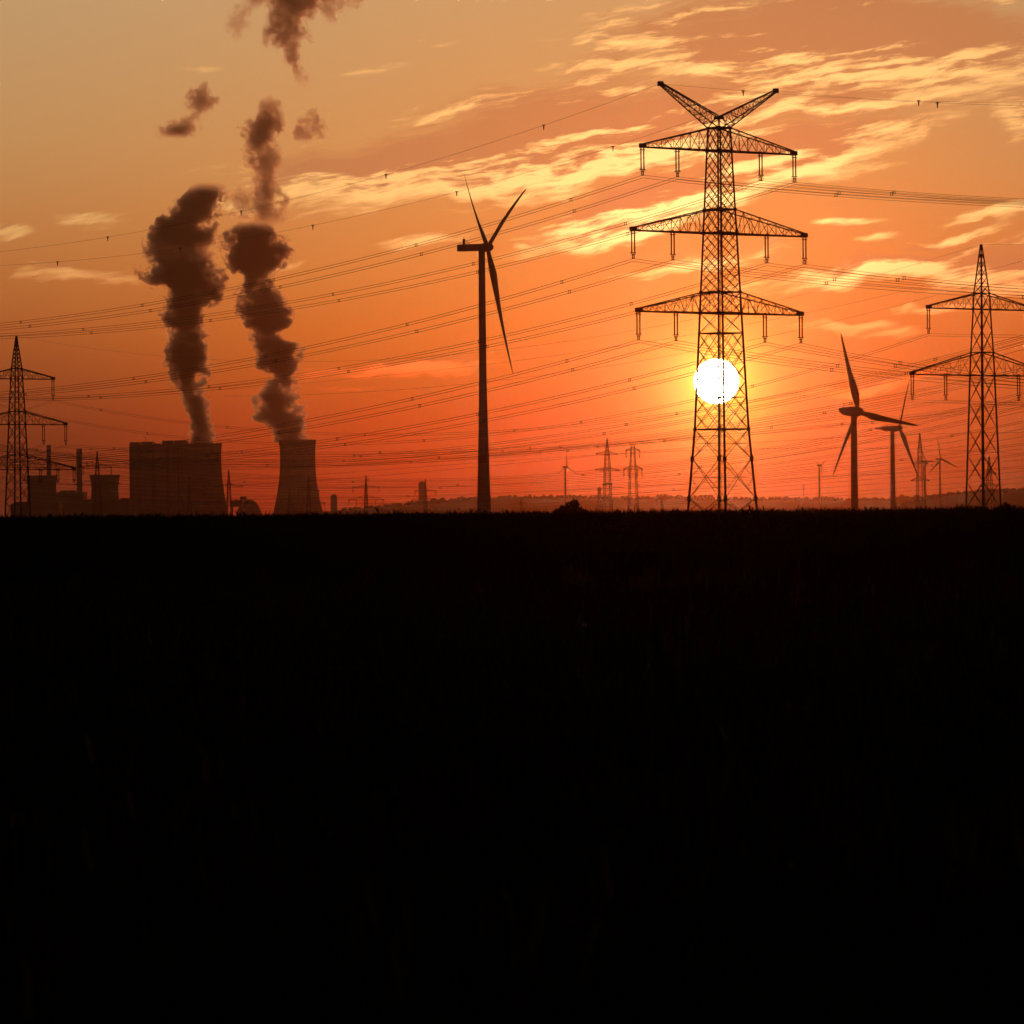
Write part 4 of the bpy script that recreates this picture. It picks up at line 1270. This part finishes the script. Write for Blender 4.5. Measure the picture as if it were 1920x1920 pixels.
# ------------------------------------------------------------------ bushes behind the crop
def bush(px, D, wpx, toppx, label, seed, lumps):
    rg = np.random.default_rng(seed)
    k = mpx(D)
    c = at(px, 960, D); c.z = tz(c)
    root = empty('field_bush', c)
    Ht = at(px, toppx, D).z - c.z
    mb = MB()
    ends_ = []
    for (dx, f_, r_) in lumps:
        p = Vector((dx * wpx * k, rg.uniform(-.4, .4), Ht * f_))
        ends_.append((p, r_ * wpx * k))
        mb.tube([Vector((dx * 0.1, 0, 0)), Vector((dx * wpx * k * .5, 0, p.z * .5)), p], [0.09, 0.06, 0.02], 6)
        for q in range(5):
            e = p + Vector(rg.normal(0, 1, 3)) * r_ * wpx * k * .6
            mb.tube([p * 0.75 + Vector((0, 0, 0.1)), e], [0.03, 0.008], 4)
    mb.build('trunk', M['bark'], root)
    V, F = [], []
    for p, r_ in ends_:
        for q in range(420):
            d = rg.normal(0, 1, 3); d /= np.linalg.norm(d)
            pos = np.array(p) + d * r_ * rg.uniform(0.25, 1.05) * np.array([1, 1, 1.0])
            if pos[2] < 0.2: continue
            a, b_ = rg.normal(0, 1, 3), rg.normal(0, 1, 3)
            a /= np.linalg.norm(a); b_ -= a * a.dot(b_); b_ /= np.linalg.norm(b_)
            ln, wd_ = rg.uniform(.10, .2), rg.uniform(.05, .09)
            i = len(V)
            V += [pos - a * ln, pos + b_ * wd_, pos + a * ln, pos - b_ * wd_]
            F.append((i, i + 1, i + 2, i + 3))
    o = np_mesh('crown', np.array(V), np.array(F), M['leaf'])
    o.parent = root
    tag(root, label, 'bush', 'bushes behind the crop')
bush(1070, 460, 62, 937, 'dark leafy bush poking above the crop left of the end on pylon', 11,
     [(.12, .86, .16), (.0, .80, .17), (-.2, .70, .18), (-.38, .62, .17), (.26, .66, .17), (.42, .60, .15), (.1, .65, .25), (-.1, .55, .25)])
bush(1886, 520, 46, 944, 'round dark bush at the right foot of the right edge pylon', 12,
     [(0, .80, .26), (-.22, .72, .24), (.24, .72, .24), (0, .6, .35), (-.35, .55, .2), (.4, .55, .2)])
bush(1815, 520, 70, 951, 'low wide bush at the left foot of the right edge pylon', 13,
     [(0, .84, .15), (-.25, .80, .15), (.25, .83, .16), (.45, .78, .14), (-.45, .75, .13), (0, .6, .25), (.3, .6, .25), (-.3, .6, .25)])

# ------------------------------------------------------------------ crop and grass
def leaves(base, tip, mid_up, width, n=3):
    """curved leaf strips. base, tip (N,3); returns V,F"""
    N = len(base)
    side = np.cross(tip - base, np.array([0, 0, 1.0]))
    side /= np.linalg.norm(side, axis=1, keepdims=True) + 1e-9
    rows = []
    for i in range(n + 1):
        t_ = i / n
        p = base * (1 - t_) + tip * t_
        p[:, 2] += mid_up * 4 * t_ * (1 - t_)
        wv_ = (width * (1 - t_) ** 0.6 if i < n else width * 0.06)[:, None] * 0.5
        rows += [p - side * wv_, p + side * wv_]
    V = np.stack(rows, 1).reshape(-1, 3)
    m_ = 2 * (n + 1)
    F = np.array([[2 * i, 2 * i + 1, 2 * i + 3, 2 * i + 2] for i in range(n)])
    F = (F[None] + (np.arange(N) * m_)[:, None, None]).reshape(-1, 4)
    return V, F
def field_mesh(px_, py_, h, nl, wide):
    N = len(px_)
    gz_ = terrain(px_, py_)
    Vs, Fs, off = [], [], 0
    def add(V, F):
        nonlocal off
        Vs.append(V); Fs.append(F + off); off += len(V)
    lean = rng.normal(0, 0.05, (N, 2))
    b = np.stack([px_, py_, gz_], 1)
    top = b + np.stack([lean[:, 0] * h, lean[:, 1] * h, h], 1)
    add(*leaves(b, top, np.zeros(N), np.full(N, 0.05) * wide, 2))
    for i in range(nl):
        f0 = rng.uniform(0.25, 0.95, N) if nl > 4 else rng.uniform(0.7, 0.98, N)
        a = rng.uniform(0, 2 * np.pi, N)
        p0 = b + (top - b) * f0[:, None]
        ln = rng.uniform(0.35, 0.75, N)
        tip = p0 + np.stack([np.cos(a) * ln, np.sin(a) * ln, rng.uniform(-0.25, 0.3, N)], 1)
        add(*leaves(p0, tip, rng.uniform(.08, .2, N), np.full(N, 0.085) * wide, 3))
    for i in range(3):      # tassel
        a = rng.uniform(0, 2 * np.pi, N); ln = rng.uniform(.05, .16, N)
        tip = top + np.stack([np.cos(a) * ln, np.sin(a) * ln, rng.uniform(.1, .28, N)], 1)
        add(*leaves(top - np.array([0, 0, .05]), tip, np.zeros(N), np.full(N, 0.03) * wide, 1))
    return np.concatenate(Vs), np.concatenate(Fs)
xs, ys = [], []
for r_ in range(16):
    y = 180 + r_ * 0.72
    x = np.arange(-27, 27, 0.2); x = x + rng.normal(0, .05, len(x))
    xs.append(x); ys.append(np.full(len(x), y) + rng.normal(0, .06, len(x)))
xs, ys = np.concatenate(xs), np.concatenate(ys)
V1, F1 = field_mesh(xs, ys, rng.normal(2.16, 0.13, len(xs)), 7, 1.0)
n2_ = 12000
y2 = 192 + (430 - 192) * rng.uniform(0, 1, n2_) ** 1.0
x2 = rng.uniform(-1, 1, n2_) * (y2 * 0.118 + 3)
V2, F2 = field_mesh(x2, y2, rng.normal(2.20, 0.12, n2_), 3, 1.25)
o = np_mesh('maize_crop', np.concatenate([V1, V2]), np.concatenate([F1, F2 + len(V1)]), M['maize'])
tag(o, 'dark wall of tall maize with ragged tops across the field', 'crop', None, 'stuff')

n3 = 60000
y3 = 18 * np.exp(rng.uniform(0, 1, n3) * math.log(181 / 18.0))
x3 = rng.uniform(-1, 1, n3) * (y3 * 0.118 + 2)
patch = 0.55 + 0.45 * np.sin(x3 * 0.8 + np.sin(y3 * 0.21) * 2) * np.sin(y3 * 0.37)
h3 = rng.uniform(.06, .22, n3) * (0.7 + 0.6 * patch)
b3 = np.stack([x3, y3, np.zeros(n3)], 1)
a3 = rng.uniform(0, 2 * np.pi, n3)
t3 = b3 + np.stack([np.cos(a3) * h3 * .6, np.sin(a3) * h3 * .6, h3], 1)
V, F = leaves(b3, t3, h3 * .12, (0.012 + 0.00022 * y3), 2)
n4 = 900                                   # taller dry weed stalks
y4 = 22 * np.exp(rng.uniform(0, 1, n4) * math.log(178 / 22.0)); x4 = rng.uniform(-1, 1, n4) * (y4 * .118 + 2)
h4 = rng.uniform(.3, .7, n4); b4 = np.stack([x4, y4, np.zeros(n4)], 1)
t4 = b4 + np.stack([rng.normal(0, .08, n4), rng.normal(0, .08, n4), h4], 1)
Vw, Fw = leaves(b4 * 1.0 + np.array([0, 0, 0]), t4, np.zeros(n4), 0.03 + 0.0002 * y4, 2)
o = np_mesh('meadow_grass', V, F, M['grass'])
tag(o, 'dark rough grass in the foreground', 'grass', None, 'stuff')
n5 = 110                                     # clumps of dry dock with seed heads
y5 = 21 * np.exp(rng.uniform(0, 1, n5) ** 1.2 * math.log(176 / 21.0)); x5 = rng.uniform(-1, 1, n5) * (y5 * .115 + 1)
Vs_, Fs_, of_ = [Vw], [Fw], len(Vw)
for k in range(n5):
    m_ = int(rng.integers(14, 34))
    b5 = np.stack([x5[k] + rng.normal(0, .16, m_), y5[k] + rng.normal(0, .16, m_), np.zeros(m_)], 1)
    h5 = rng.uniform(.3, .75, m_)
    t5 = b5 + np.stack([rng.normal(0, .1, m_), rng.normal(0, .1, m_), h5], 1)
    for (A_, B_, w_) in ((b5, t5, .02), (b5 * .35 + t5 * .65, t5 + np.array([0, 0, .05]), .07)):
        v_, f_ = leaves(A_.copy(), B_, rng.uniform(0, .05, m_), np.full(m_, w_), 2)
        Vs_.append(v_); Fs_.append(f_ + of_); of_ += len(v_)
o = np_mesh('weeds', np.concatenate(Vs_), np.concatenate(Fs_), M['weed'])
tag(o, 'dry reddish weed stalks scattered through the foreground grass', 'weeds', None, 'stuff')
